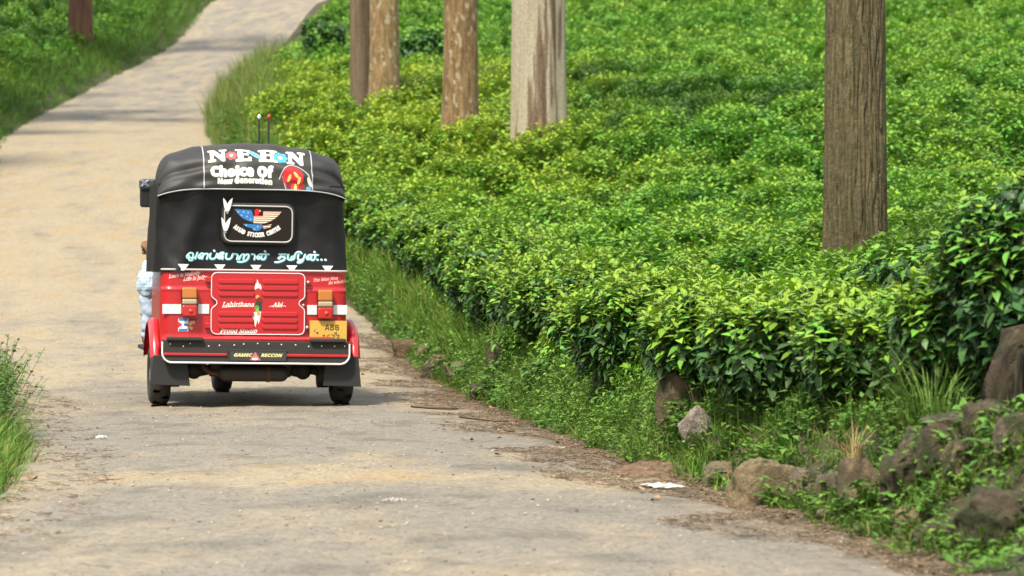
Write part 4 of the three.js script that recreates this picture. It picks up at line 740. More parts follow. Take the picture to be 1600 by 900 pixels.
  const U = (half, zr, zf, rad, n = 14) => {                          // plan of a U open to the front: points left-front .. tail .. right-front
    const p = [[-half, zf]]; for (let i = 1; i <= 6; i++) p.push([-half, lerp(zf, zr - rad, i / 6)]);
    for (let i = 1; i <= 6; i++) { const a = Math.PI - i / 6 * Math.PI / 2; p.push([-half + rad + Math.cos(a) * rad, zr - rad + Math.sin(a) * rad]); }
    for (let i = 1; i <= 30; i++) p.push([lerp(-half + rad, half - rad, i / 30), zr]);
    for (let i = 1; i <= 6; i++) { const a = Math.PI / 2 - i / 6 * Math.PI / 2; p.push([half - rad + Math.cos(a) * rad, zr - rad + Math.sin(a) * rad]); }
    for (let i = 1; i <= 6; i++) p.push([half, lerp(zr - rad, zf, i / 6)]);
    return p;
  };
  {
    const plan = U(1, -0.02, -0.78, 0.09);
    const g = sheet(plan.length - 1, 44, (u, v, i) => {
      const y = lerp(0.845, 1.40, v), half = lerp(0.632, 0.612, Math.min(1, v * 1.3)), P = U(half, -0.018, -0.80, 0.10)[i], x = P[0];
      const tail = smoothstep(P[1], -0.12, -0.03);
      const fold = 0.03 * Math.exp(-(((x + 0.40 + (y - 1.1) * -0.26) / 0.07) ** 2)) + 0.010 * Math.exp(-(((x - 0.43 - (y - 1.1) * 0.2) / 0.06) ** 2)) + 0.007 * n2(x * 3.1, y * 2.2) + 0.0035 * n2(x * 9 + y * 4, y * 5 - x * 3) - 0.028 * Math.sin(v * 3.14) * (1 - 0.5 * Math.abs(x));
      return [x + (1 - tail) * 0.006 * n2(P[1] * 6, y * 4), y, P[1] + tail * fold, x / 1.3 + 0.5, (y - 0.84) / 0.58];
    });
    body('canopy_back', g, vinyl);
  }
  {
    const outline = [[-0.604, 1.315], [-0.606, 1.36], [-0.604, 1.41], [-0.598, 1.465], [-0.583, 1.52], [-0.562, 1.558], [-0.53, 1.588], [-0.47, 1.608], [-0.38, 1.634], [-0.28, 1.649], [-0.19, 1.659], [-0.1, 1.666], [0, 1.669]];
    const full = [...outline, ...outline.slice(0, -1).reverse().map(([x, y]) => [-x, y])];
    const curve = new THREE.CatmullRomCurve3(full.map(([x, y]) => V(x, y, 0)), false, 'centripetal'), NU = 96, pts = curve.getPoints(NU);
    const prof = [[0.010, 0.0], [0.013, 0.10], [0.010, 0.26], [0.0, 0.42], [-0.012, 0.545], [-0.03, 0.63], [-0.07, 0.76], [-0.115, 0.88], [-0.17, 0.965], [-0.25, 1.0], [-0.45, 1.015], [-0.8, 1.02], [-1.2, 1.015], [-1.6, 1.0], [-1.95, 0.95], [-2.08, 0.88]];
    const pc = new THREE.CatmullRomCurve3(prof.map(([z, k]) => V(z, k * 0.29, 0)), false, 'centripetal'), NV = 90, pp = pc.getPoints(NV), arc = [0];
    for (let i = 1; i <= NV; i++) arc.push(arc[i - 1] + pp[i].distanceTo(pp[i - 1]));
    const g = sheet(NU, NV, (u, v, i, j) => {
      const o = pts[i], z = pp[j].x, k = pp[j].y / 0.29, side = Math.abs(o.x) / 0.606, seam = 1.372 - 0.05 * Math.pow(side, 5);
      const bulge = z > -0.3 ? 0.012 * n2(o.x * 4.2, k * 2.3 + 7) : 0.004 * n2(o.x * 4, z * 4);
      const sag = -0.035 * Math.exp(-(((k - 0.52 + 0.10 * (side - 0.6)) / 0.11) ** 2)) * smoothstep(side, 0.30, 0.7);      // crease where cloth dips between bows at the corners
      const sideZ = z - 0.05 * Math.pow(side, 6) * smoothstep(z, -0.2, 0);
      const y = k <= 1 ? lerp(Math.min(seam, o.y + 0.02), o.y, Math.max(0, k)) : o.y * 1 + (k - 1) * 0.29;
      return [o.x * lerp(1.005, 0.80, smoothstep(-z, 0.15, 2.1)), y + bulge * 0.5 + sag * 0.4, sideZ + bulge + sag, o.x / 1.3 + 0.5, arc[j] / 0.433];
    });
    const m = body('canopy_roof', g, vinylTop);
    const edge = []; for (let i = 0; i <= 40; i++) { const x = lerp(-0.605, 0.605, i / 40), s = Math.abs(x) / 0.606; edge.push([x * 1.01, 1.370 - 0.05 * Math.pow(s, 5), 0.014 - 0.05 * Math.pow(s, 6)]); }
    part('piping', tube(edge, 0.0042, 80, 6), std(RGB(0.42, 0.42, 0.43), 0.6), m);
  }
  // rear window
  {
    const rr2 = (w, h, r) => { const s = new THREE.Shape(); s.moveTo(-w / 2 + r, -h / 2); s.lineTo(w / 2 - r, -h / 2); s.quadraticCurveTo(w / 2, -h / 2, w / 2, -h / 2 + r); s.lineTo(w / 2, h / 2 - r); s.quadraticCurveTo(w / 2, h / 2, w / 2 - r, h / 2); s.lineTo(-w / 2 + r, h / 2); s.quadraticCurveTo(-w / 2, h / 2, -w / 2, h / 2 - r); s.lineTo(-w / 2, -h / 2 + r); s.quadraticCurveTo(-w / 2, -h / 2, -w / 2 + r, -h / 2); return s; };
    const ring = (w, h, r, rad, z) => { const p = rr2(w, h, r).getSpacedPoints(60).slice(0, -1).map((q) => V(q.x, q.y, z)); return new THREE.TubeGeometry(new THREE.CatmullRomCurve3(p, true), 90, rad, 8, true); };
    const cx = (409 - 396) / 248, cy = (640 - 354) / 248, w = 0.448, h = 0.232, W = new THREE.Group(); W.name = 'rear_window'; tuk.add(W); W.position.set(cx, cy, 0.004); W.rotation.z = ROLL * 1.4;
    const seal = new THREE.ExtrudeGeometry(rr2(w + 0.012, h + 0.014, 0.055), { depth: 0.02, bevelEnabled: true, bevelSize: 0.008, bevelThickness: 0.008, bevelSegments: 3 }); seal.translate(0, 0, -0.03);
    part('seal', seal, rubber, W);
    part('chrome_trim', ring(w - 0.008, h - 0.008, 0.05, 0.0048, 0.006), std(RGB(0.5, 0.48, 0.45), 0.4), W);
    const pg = new THREE.ShapeGeometry(rr2(w - 0.01, h - 0.01, 0.05), 8); { const p = pg.attributes.position, uv = pg.attributes.uv; for (let i = 0; i < p.count; i++) uv.setXY(i, p.getX(i) / w + 0.5, p.getY(i) / h + 0.5); } pg.translate(0, 0, 0.0015);
    part('pane', pg, phys(0xffffff, 0.28, { map: windowPrint, specularIntensity: 0.5 }), W);
    for (const [px, py] of [[349, 325], [346.5, 355]]) {
      const k = 1 / 248, sw = new THREE.Shape(); sw.moveTo(-7 * k, 11 * k); sw.quadraticCurveTo(-2 * k, 6 * k, 0, k); sw.quadraticCurveTo(2 * k, 7 * k, 8 * k, 11 * k); sw.quadraticCurveTo(6 * k, -4 * k, 2 * k, -10 * k); sw.lineTo(-3 * k, -10 * k); sw.quadraticCurveTo(-7 * k, 0, -7 * k, 11 * k);
      const m = body('swallow_sticker', at(new THREE.ExtrudeGeometry(sw, { depth: 0.0015, bevelEnabled: false, curveSegments: 6 }), (px - 390) / 248, (640 - py) / 248, 0.024), std(RGB(0.78, 0.76, 0.72), 0.5));
      part('tail_mark', at(new THREE.SphereGeometry(0.008, 8, 6).scale(1, 1, 0.2), (px - 390) / 248, (640 - py) / 248 - 0.05, 0.024), std(RGB(0.25, 0.24, 0.23), 0.5), m);
    }
  }

  // ----- red tail body -----
  {
    const N = U(0.605, 0, -0.80, 0.07).length - 1;
    const zAt = (y) => 0.008 * smoothstep(y, 0.735, 0.75) * -1 + 0.012 * smoothstep(0.46 - y, 0, 0.06) + 0.006 * Math.exp(-(((y - 0.742) / 0.008) ** 2));
    const g = sheet(N, 60, (u, v, i) => { const y = lerp(0.37, 0.862, v), P = U(0.603 + 0.004 * Math.sin(v * 3.14), zAt(y), -0.80, 0.07)[i]; return [P[0], y, P[1], P[0] / 1.3 + 0.5, (y - 0.37) / 0.51]; });
    const inner = sheet(N, 1, (u, v, i) => { const y = lerp(0.37, 0.858, v), P = U(0.585, -0.02, -0.80, 0.06)[i]; return [P[0], y, P[1]]; });
    const m = body('tail_panel', g, phys(0xffffff, 0.36, { map: bodyPrint, clearcoat: 0.5, clearcoatRoughness: 0.2 }));
    part('inner_panel', inner, blackMetal, m);
    const rail = U(0.607, 0.004, -0.80, 0.07).map(([x, z]) => [x, 0.862, z]); part('top_rail', tube(rail, 0.0065, 110, 6), std(RGB(0.5, 0.47, 0.45), 0.5), m);
    const lip = body('tail_lip', at(new THREE.CapsuleGeometry(0.018, 0.98, 6, 14), 0.0, 0.430, 0.036, 0, 0, Math.PI / 2), red);
    for (const [s, y0] of [[-1, 0.62], [1, 0.612]]) {
      const bars = s < 0 ? [[-0.595, -0.462], [-0.366, -0.294]] : [[0.343, 0.416], [0.512, 0.604]];
      for (const [a, b] of bars) { const q = body('reflective_strip', box(b - a, 0.06, 0.006, 0.002), std(RGB(0.74, 0.73, 0.72), 0.45)); q.position.set((a + b) / 2, 0, 0.004); q.geometry.translate(0, y0, 0); q.position.x += 0; }
    }
    for (const x of [-0.298]) for (const y of [0.80, 0.512]) body('hinge', at(box(0.05, 0.036, 0.022, 0.006), x, y, 0.012), redDark);
    for (const [x, y, r] of [[0.345, 0.79, 0.013], [0.342, 0.505, 0.013], [0.316, 0.645, 0.010]]) { const b = body('latch_bolt', at(new THREE.SphereGeometry(r, 14, 10), x, y, 0.02), steel); part('washer', at(new THREE.CylinderGeometry(r * 1.5, r * 1.5, 0.008, 16), x, y, 0.012, Math.PI / 2), redDark, b); }
  }
  // hatch with notched sides, pressed louvres and white outline
  {
    const w = 0.605, h = 0.385, r = 0.04, nt = 0.036, H = new THREE.Group(); H.name = 'engine_hatch'; tuk.add(H); H.position.set(0.029, 0.652, 0.006); H.rotation.z = ROLL;
    const s = new THREE.Shape(), a = w / 2, b = h / 2, ny = 0.004;
    s.moveTo(-a + r, -b); s.lineTo(a - r, -b); s.quadraticCurveTo(a, -b, a, -b + r); s.lineTo(a, ny - nt * 1.4); s.bezierCurveTo(a, ny - nt * 0.6, a - nt, ny - nt * 0.7, a - nt, ny); s.bezierCurveTo(a - nt, ny + nt * 0.7, a, ny + nt * 0.6, a, ny + nt * 1.4); s.lineTo(a, b - r); s.quadraticCurveTo(a, b, a - r, b);
    s.lineTo(-a + r, b); s.quadraticCurveTo(-a, b, -a, b - r); s.lineTo(-a, ny + nt * 1.4); s.bezierCurveTo(-a, ny + nt * 0.6, -a + nt, ny + nt * 0.7, -a + nt, ny); s.bezierCurveTo(-a + nt, ny - nt * 0.7, -a, ny - nt * 0.6, -a, ny - nt * 1.4); s.lineTo(-a, -b + r); s.quadraticCurveTo(-a, -b, -a + r, -b);
    const g = new THREE.ExtrudeGeometry(s, { depth: 0.01, bevelEnabled: true, bevelSize: 0.006, bevelThickness: 0.005, bevelSegments: 3, curveSegments: 12 }); { const p = g.attributes.position, uv = g.attributes.uv; for (let i = 0; i < p.count; i++) uv.setXY(i, p.getX(i) / w + 0.5, p.getY(i) / h + 0.5); }
    part('hatch_panel', g, phys(0xffffff, 0.36, { map: hatchPrint, clearcoat: 0.5, clearcoatRoughness: 0.2 }), H);
    const loop = s.getSpacedPoints(140).slice(0, -1).map((q) => V(q.x, q.y, 0.0155)); part('white_outline', new THREE.TubeGeometry(new THREE.CatmullRomCurve3(loop, true), 220, 0.0036, 6, true), whiteTrim, H);
    const lw = 0.215, ls = new THREE.Shape(); ls.moveTo(-lw / 2, -0.013); ls.lineTo(lw / 2, -0.013); ls.quadraticCurveTo(lw / 2 + 0.010, 0, lw / 2, 0.008); ls.lineTo(-lw / 2, 0.008); ls.quadraticCurveTo(-lw / 2 - 0.010, 0, -lw / 2, -0.013);
    const lg = new THREE.ExtrudeGeometry(ls, { depth: 0.001, bevelEnabled: true, bevelSize: 0.004, bevelThickness: 0.009, bevelSegments: 4, curveSegments: 8 }); lg.translate(0, 0, 0.014);
    for (const sx of [-1, 1]) for (const y of [0.142, 0.102, 0.062, -0.062, -0.102, -0.142]) { const m = part('louvre', lg, red, H); m.position.set(sx * 0.138 + (sx > 0 ? 0.004 : -0.004), y, 0); }
  }
  // tail lamps
  for (const [x, y] of [[-0.416, 0.665], [0.463, 0.648]]) {
    const L = new THREE.Group(); L.name = 'tail_lamp'; tuk.add(L); L.position.set(x, y, 0.008);
    part('housing', at(box(0.104, 0.186, 0.05, 0.02, 3), 0, 0, 0.018), blackMetal, L);
    const lens = (name, h, y0, c, more) => part(name, at(box(0.096, h, 0.04, 0.012, 3), 0, y0, 0.036), phys(c, 0.18, { clearcoat: 0.8, clearcoatRoughness: 0.1, ...more }), L);
    lens('amber_lens', 0.072, 0.056, RGB(0.50, 0.17, 0.035)); lens('clear_lens', 0.036, 0.001, RGB(0.40, 0.34, 0.22)); lens('red_lens', 0.074, -0.055, RGB(0.50, 0.018, 0.018));
    part('bulb_glint', at(new THREE.SphereGeometry(0.018, 14, 10), 0.006, -0.058, 0.046).scale(1, 1, 1), phys(RGB(0.45, 0.05, 0.02), 0.2), L);
    L.children.forEach((m) => shade(m));
  }
  // number plate
  {
    const P = new THREE.Group(); P.name = 'number_plate'; tuk.add(P); P.position.set(0.485, 0.474, 0.026); P.rotation.z = ROLL * 1.3;
    part('backing', box(0.246, 0.142, 0.008, 0.003), std(RGB(0.45, 0.26, 0.07), 0.5), P);
    const f = new THREE.PlaneGeometry(0.238, 0.134); f.translate(0, 0, 0.0065); part('plate_face', f, phys(0xffffff, 0.4, { map: platePrint }), P);
    for (const sx of [-1, 1]) part('screw', at(new THREE.SphereGeometry(0.008, 10, 8), sx > 0 ? 0.045 : -0.075, 0.0, 0.009), steel, P);
  }
  // bumper
  {
    const B = new THREE.Group(); B.name = 'bumper'; tuk.add(B); B.position.set(0.012, 0.35, 0.07); B.rotation.z = ROLL * 1.35;
    const w = 1.20, h = 0.128, s = new THREE.Shape(), a = w / 2, b = h / 2, r = 0.055; s.moveTo(-a, b); s.lineTo(-a, -b + r); s.quadraticCurveTo(-a, -b, -a + r, -b); s.lineTo(a - r, -b); s.quadraticCurveTo(a, -b, a, -b + r); s.lineTo(a, b);
    const g = new THREE.ExtrudeGeometry(s, { depth: 0.05, bevelEnabled: true, bevelSize: 0.006, bevelThickness: 0.008, bevelSegments: 3 }); g.translate(0, 0, -0.055); part('bumper_bar', g, dusty, B);
    const path = []; for (let i = 0; i <= 4; i++) path.push([-a - 0.006, lerp(b - 0.005, -b + r, i / 4), 0.004]); for (let i = 1; i < 6; i++) { const t = Math.PI + i / 6 * Math.PI / 2; path.push([-a + r + Math.cos(t) * (r + 0.006), -b + r + Math.sin(t) * (r + 0.006), 0.006]); } for (let i = 0; i <= 20; i++) path.push([lerp(-a + r, a - r, i / 20), -b - 0.006, 0.008]); for (let i = 1; i < 6; i++) { const t = 1.5 * Math.PI + i / 6 * Math.PI / 2; path.push([a - r + Math.cos(t) * (r + 0.006), -b + r + Math.sin(t) * (r + 0.006), 0.006]); } for (let i = 0; i <= 4; i++) path.push([a + 0.006, lerp(-b + r, b - 0.005, i / 4), 0.004]);
    part('white_piping', tube(path, 0.0062, 160, 8), std(RGB(0.76, 0.74, 0.74), 0.4), B);
    for (const [x0, x1] of [[-a + 0.004, -0.19], [0.19, a - 0.004]]) part('red_stripe', at(box(x1 - x0, 0.017, 0.012, 0.005), (x0 + x1) / 2, -0.018, 0.006), red, B);
    const fr = part('badge_plate', at(box(0.375, 0.075, 0.012, 0.004), 0.01, -0.022, 0.007), blackMetal, B); const f = new THREE.PlaneGeometry(0.362, 0.058); f.translate(0.01, -0.025, 0.0145); part('badge_face', f, phys(0xffffff, 0.5, { map: badgePrint }), B);
    for (let i = 0; i < 15; i++) part('rivet', at(new THREE.SphereGeometry(0.0052, 8, 6), lerp(-0.57, 0.57, i / 14) + rr(-0.02, 0.02), 0.048 + rr(-0.022, 0.006), 0.004), std(RGB(0.7, 0.7, 0.7), 0.4), B);
    for (const sx of [-1, 1]) part('rubber_pad', at(box(0.235, 0.026, 0.06, 0.01), sx * 0.462, 0.078, 0.0), dusty, B);
    B.children.forEach((m) => shade(m));
  }
  // ----- rear fenders, wheels and flaps -----
  for (const sx of [-1, 1]) {
    const g = sheet(30, 12, (u, v) => {
      const a = lerp(0.32, Math.PI - 0.3, u), k = v * 2 - 1, R = 0.352 - 0.035 * Math.pow(Math.abs(k), 3), x = sx * (0.628 + 0.036 * k * 1.0);
      return [x, 0.205 + Math.sin(a) * R, -0.33 + Math.cos(a) * R];
    });
    body('fender', toCreasedNormals(mergeVertices(g)), new THREE.MeshPhysicalMaterial({ color: red.color, roughness: 0.34, clearcoat: 0.6, clearcoatRoughness: 0.2, side: THREE.DoubleSide }));
    const fl = new THREE.Shape(); const xi = sx < 0 ? 0.225 : 0.215; fl.moveTo(-0.10, 0.09); fl.lineTo(0.10, 0.09); fl.lineTo(xi / 2 + 0.012, -0.095); fl.lineTo(-xi / 2 - 0.008, -0.09); fl.lineTo(-0.10, 0.09);
    const fg = new THREE.ExtrudeGeometry(fl, { depth: 0.008, bevelEnabled: true, bevelSize: 0.003, bevelThickness: 0.002, bevelSegments: 1, steps: 1 }); fg.translate(sx * 0.542, 0.232, 0.012); body('mud_flap', fg, rubber);
  }
  const tyreM = std(RGB(0.030, 0.028, 0.025), 0.85), tyreProf = []; for (let i = 0; i <= 26; i++) { const a = lerp(-2.5, 2.5, i / 26); tyreProf.push(new THREE.Vector2(0.146 + Math.cos(a) * 0.056, Math.sin(a) * 0.066)); }
  const tyreG = new THREE.LatheGeometry(tyreProf, 64); tyreG.rotateZ(Math.PI / 2);
  const blockG = merge(many(48, (_, i) => { const a = i / 24 * Math.PI * 2, sx = i % 2 ? 1 : -1; return at(box(0.045, 0.012, 0.016, 0.002, 1), sx * 0.027, Math.cos(a) * 0.1985, Math.sin(a) * 0.1985, a, 0, 0); }));
  const rimG = merge([new THREE.CylinderGeometry(0.108, 0.108, 0.08, 36).rotateZ(Math.PI / 2), new THREE.CylinderGeometry(0.05, 0.06, 0.11, 24).rotateZ(Math.PI / 2)]);
  for (const [x, z] of [[-0.582, -0.33], [0.582, -0.33], [0, -2.33]]) {
    const Wg = new THREE.Group(); Wg.name = 'wheel'; tuk.add(Wg); Wg.position.set(x, 0.2, z);
    part('tyre', tyreG, tyreM, Wg); part('tread', blockG, tyreM, Wg).userData.kind = 'stuff'; part('rim', rimG, std(RGB(0.55, 0.53, 0.50), 0.45), Wg);
  }
  // ----- underside -----
  body('floor_pan', merge([at(box(1.12, 0.03, 2.1, 0.01), 0, 0.345, -1.15), at(box(0.9, 0.06, 0.5, 0.02), 0, 0.32, -0.35)]), blackMetal);
  body('engine', merge([at(box(0.34, 0.2, 0.36, 0.03), 0.05, 0.29, -0.42), at(new THREE.CylinderGeometry(0.09, 0.09, 0.26, 20), -0.12, 0.27, -0.4, 0, 0, 1.57), at(box(0.2, 0.12, 0.2, 0.02), 0.18, 0.24, -0.38)]), soot);
  const muf = body('muffler', at(new THREE.CapsuleGeometry(0.052, 0.36, 8, 24), 0.005, 0.212, -0.08, 0, 0, Math.PI / 2), std(RGB(0.045, 0.036, 0.03), 0.6, { metalness: 0.3 }));
  part('band', at(new THREE.CylinderGeometry(0.055, 0.055, 0.02, 24), 0.1, 0.212, -0.08, 0, 0, Math.PI / 2), rust, muf); part('hanger', at(box(0.03, 0.09, 0.02, 0.004), 0.09, 0.275, -0.08), soot, muf);
  body('exhaust_pipe', tube([[-0.2, 0.205, -0.09], [-0.27, 0.215, -0.1], [-0.31, 0.25, -0.14], [-0.3, 0.29, -0.25], [-0.12, 0.28, -0.35]], 0.016, 30, 10), rust);
  for (const sx of [-1, 1]) { const m = body('trailing_arm', merge([rod([sx * 0.30, 0.29, -0.75], [sx * 0.5, 0.2, -0.33], 0.03), rod([sx * 0.2, 0.24, -0.35], [sx * 0.56, 0.205, -0.33], 0.022), at(new THREE.SphereGeometry(0.055, 16, 12), sx * 0.36, 0.22, -0.33), at(new THREE.CylinderGeometry(0.085, 0.085, 0.07, 24), sx * 0.49, 0.2, -0.33, 0, 0, 1.57)]), soot); part('drive_boot', at(new THREE.CylinderGeometry(0.03, 0.05, 0.1, 16), sx * 0.30, 0.225, -0.34, 0, 0, sx * 1.57), rubber, m); }
  for (const sx of [-1, 1]) body('shock_absorber', merge([rod([sx * 0.45, 0.22, -0.36], [sx * 0.42, 0.42, -0.42], 0.025)]), blackMetal);
  // ----- cabin and front -----
  for (const sx of [-1, 1]) {
    body('side_panel', at(box(0.02, 0.34, sx < 0 ? 0.02 : 0.86, 0.006), sx * 0.595, 0.54, sx < 0 ? -0.80 : -1.2), red);
    body('roof_pillar', merge([rod([sx * 0.585, 0.6, -0.80], [sx * 0.59, 1.36, -0.80], 0.014), rod([sx * 0.50, 0.75, -1.78], [sx * 0.475, 1.54, -1.86], 0.016), rod([sx * 0.575, 1.36, -0.8], [sx * 0.475, 1.5, -1.86], 0.014)]), blackMetal);
    body('step', at(box(0.08, 0.03, 0.8, 0.01), sx * 0.60, 0.34, -1.25), blackMetal);
    body('canopy_valance', at(box(0.012, 0.10, 1.08, 0.004), sx * 0.528, 1.36, -1.33, 0, sx * 0.10, 0), plainVinyl);
  }
  body('rear_seat', merge([at(box(1.05, 0.14, 0.45, 0.05, 3), 0, 0.60, -0.68), at(box(1.05, 0.45, 0.12, 0.05, 3), 0, 0.88, -0.38)]), std(RGB(0.10, 0.02, 0.02), 0.55));
  body('driver_seat', merge([at(box(0.82, 0.11, 0.36, 0.04, 3), 0, 0.60, -1.28), at(box(0.6, 0.2, 0.06, 0.03, 3), 0, 0.78, -1.1)]), std(RGB(0.03, 0.03, 0.03), 0.55));
  body('seat_base', at(box(0.74, 0.2, 0.3, 0.02), 0, 0.45, -1.28), redDark);
  const cowl = sheet(28, 16, (u, v) => { const a = lerp(-1.57, 1.57, u), half = lerp(0.38, 0.50, smoothstep(v, 0, 0.7)), y = lerp(0.34, 0.92, v); return [Math.sin(a) * half, y, -1.82 - Math.cos(a) * lerp(0.42, 0.10, v)]; });
  body('front_cowl', cowl, new THREE.MeshPhysicalMaterial({ color: red.color, roughness: 0.36, clearcoat: 0.5, side: THREE.DoubleSide }));
  const ws = body('windscreen', at(box(0.92, 0.58, 0.008, 0.003), 0, 1.22, -1.91, -0.10), phys(RGB(0.9, 0.95, 0.95), 0.05, { transmission: 1, thickness: 0 }));
  part('screen_frame', merge([rod([-0.48, 0.92, -1.87], [-0.47, 1.52, -1.93], 0.016), rod([0.48, 0.92, -1.87], [0.47, 1.52, -1.93], 0.016), rod([-0.47, 1.52, -1.93], [0.47, 1.52, -1.93], 0.016), rod([-0.48, 0.92, -1.87], [0.48, 0.92, -1.87], 0.016)]), blackMetal, ws);
  body('front_fork', merge([rod([0.07, 0.2, -2.33], [0.07, 0.6, -2.12], 0.02), rod([-0.07, 0.2, -2.33], [-0.07, 0.6, -2.12], 0.02)]), soot);
  { const g = sheet(20, 8, (u, v) => { const a = lerp(-0.1, Math.PI - 0.3, u), k = v * 2 - 1; return [k * 0.09, 0.21 + Math.sin(a) * (0.26 - 0.03 * k * k), -2.33 + Math.cos(a) * 0.26]; }); body('front_fender', g, new THREE.MeshPhysicalMaterial({ color: red.color, roughness: 0.4, side: THREE.DoubleSide })); }
  body('handlebar', tube([[-0.36, 0.93, -1.6], [-0.2, 0.95, -1.72], [0, 0.93, -1.78], [0.2, 0.95, -1.72], [0.36, 0.93, -1.6]], 0.014, 30, 10), blackMetal);
  body('grab_bar', rod([-0.575, 0.66, -1.42], [-0.565, 1.40, -1.46], 0.013), chrome);
  // wing mirror: black shell with a chrome flash on its hood
  {
    const Mr = new THREE.Group(); Mr.name = 'wing_mirror'; tuk.add(Mr); Mr.position.set(-0.535, 1.385, -1.84);
    part('shell', at(box(0.105, 0.17, 0.05, 0.02, 3), -0.02, -0.01, 0), std(RGB(0.02, 0.02, 0.02), 0.35), Mr);
    part('hood', at(box(0.115, 0.075, 0.075, 0.02, 3), -0.02, 0.062, 0.01), std(RGB(0.10, 0.12, 0.12), 0.3, { metalness: 0.5 }), Mr);
    for (const r of [0.7, -0.7]) part('chrome_flash', at(box(0.07, 0.014, 0.006, 0.002), -0.04, 0.068, 0.05, 0, 0, r), chrome, Mr);
    part('glass', at(box(0.085, 0.11, 0.004, 0.001), -0.02, -0.03, 0.0275), std(RGB(0.03, 0.03, 0.03), 0.15), Mr);
    part('arm', rod([0.02, -0.02, -0.01], [0.06, 0.03, -0.05], 0.01), blackMetal, Mr);
  }
  // two whip aerials on the roof
  for (const [x, c] of [[0.135, RGB(0.75, 0.73, 0.70)], [0.20, RGB(0.55, 0.03, 0.03)]]) { const z = -0.75, m = part('aerial', rod([x, 1.655, z], [x + 0.003, 1.855, z], 0.0075, 8, 0.006), blackMetal, tuk); part('tip', at(new THREE.SphereGeometry(0.012, 10, 8).scale(1, 1.5, 1), x + 0.003, 1.862, z), std(c, 0.4), m); part('base', at(new THREE.CylinderGeometry(0.016, 0.022, 0.02, 12), x, 1.66, z), rust, m); }
  // fit across: everything but the running gear sits a touch narrower and nearer the kerb side
  for (const c of tuk.children) if (!['wheel', 'mud_flap', 'fender', 'front_fork', 'front_fender'].includes(c.name)) { c.scale.x = 0.97; c.position.x = c.position.x * 0.97 - (['canopy_back', 'canopy_roof', 'rear_window', 'swallow_sticker', 'aerial'].includes(c.name) ? 0.033 : 0.014); }
}

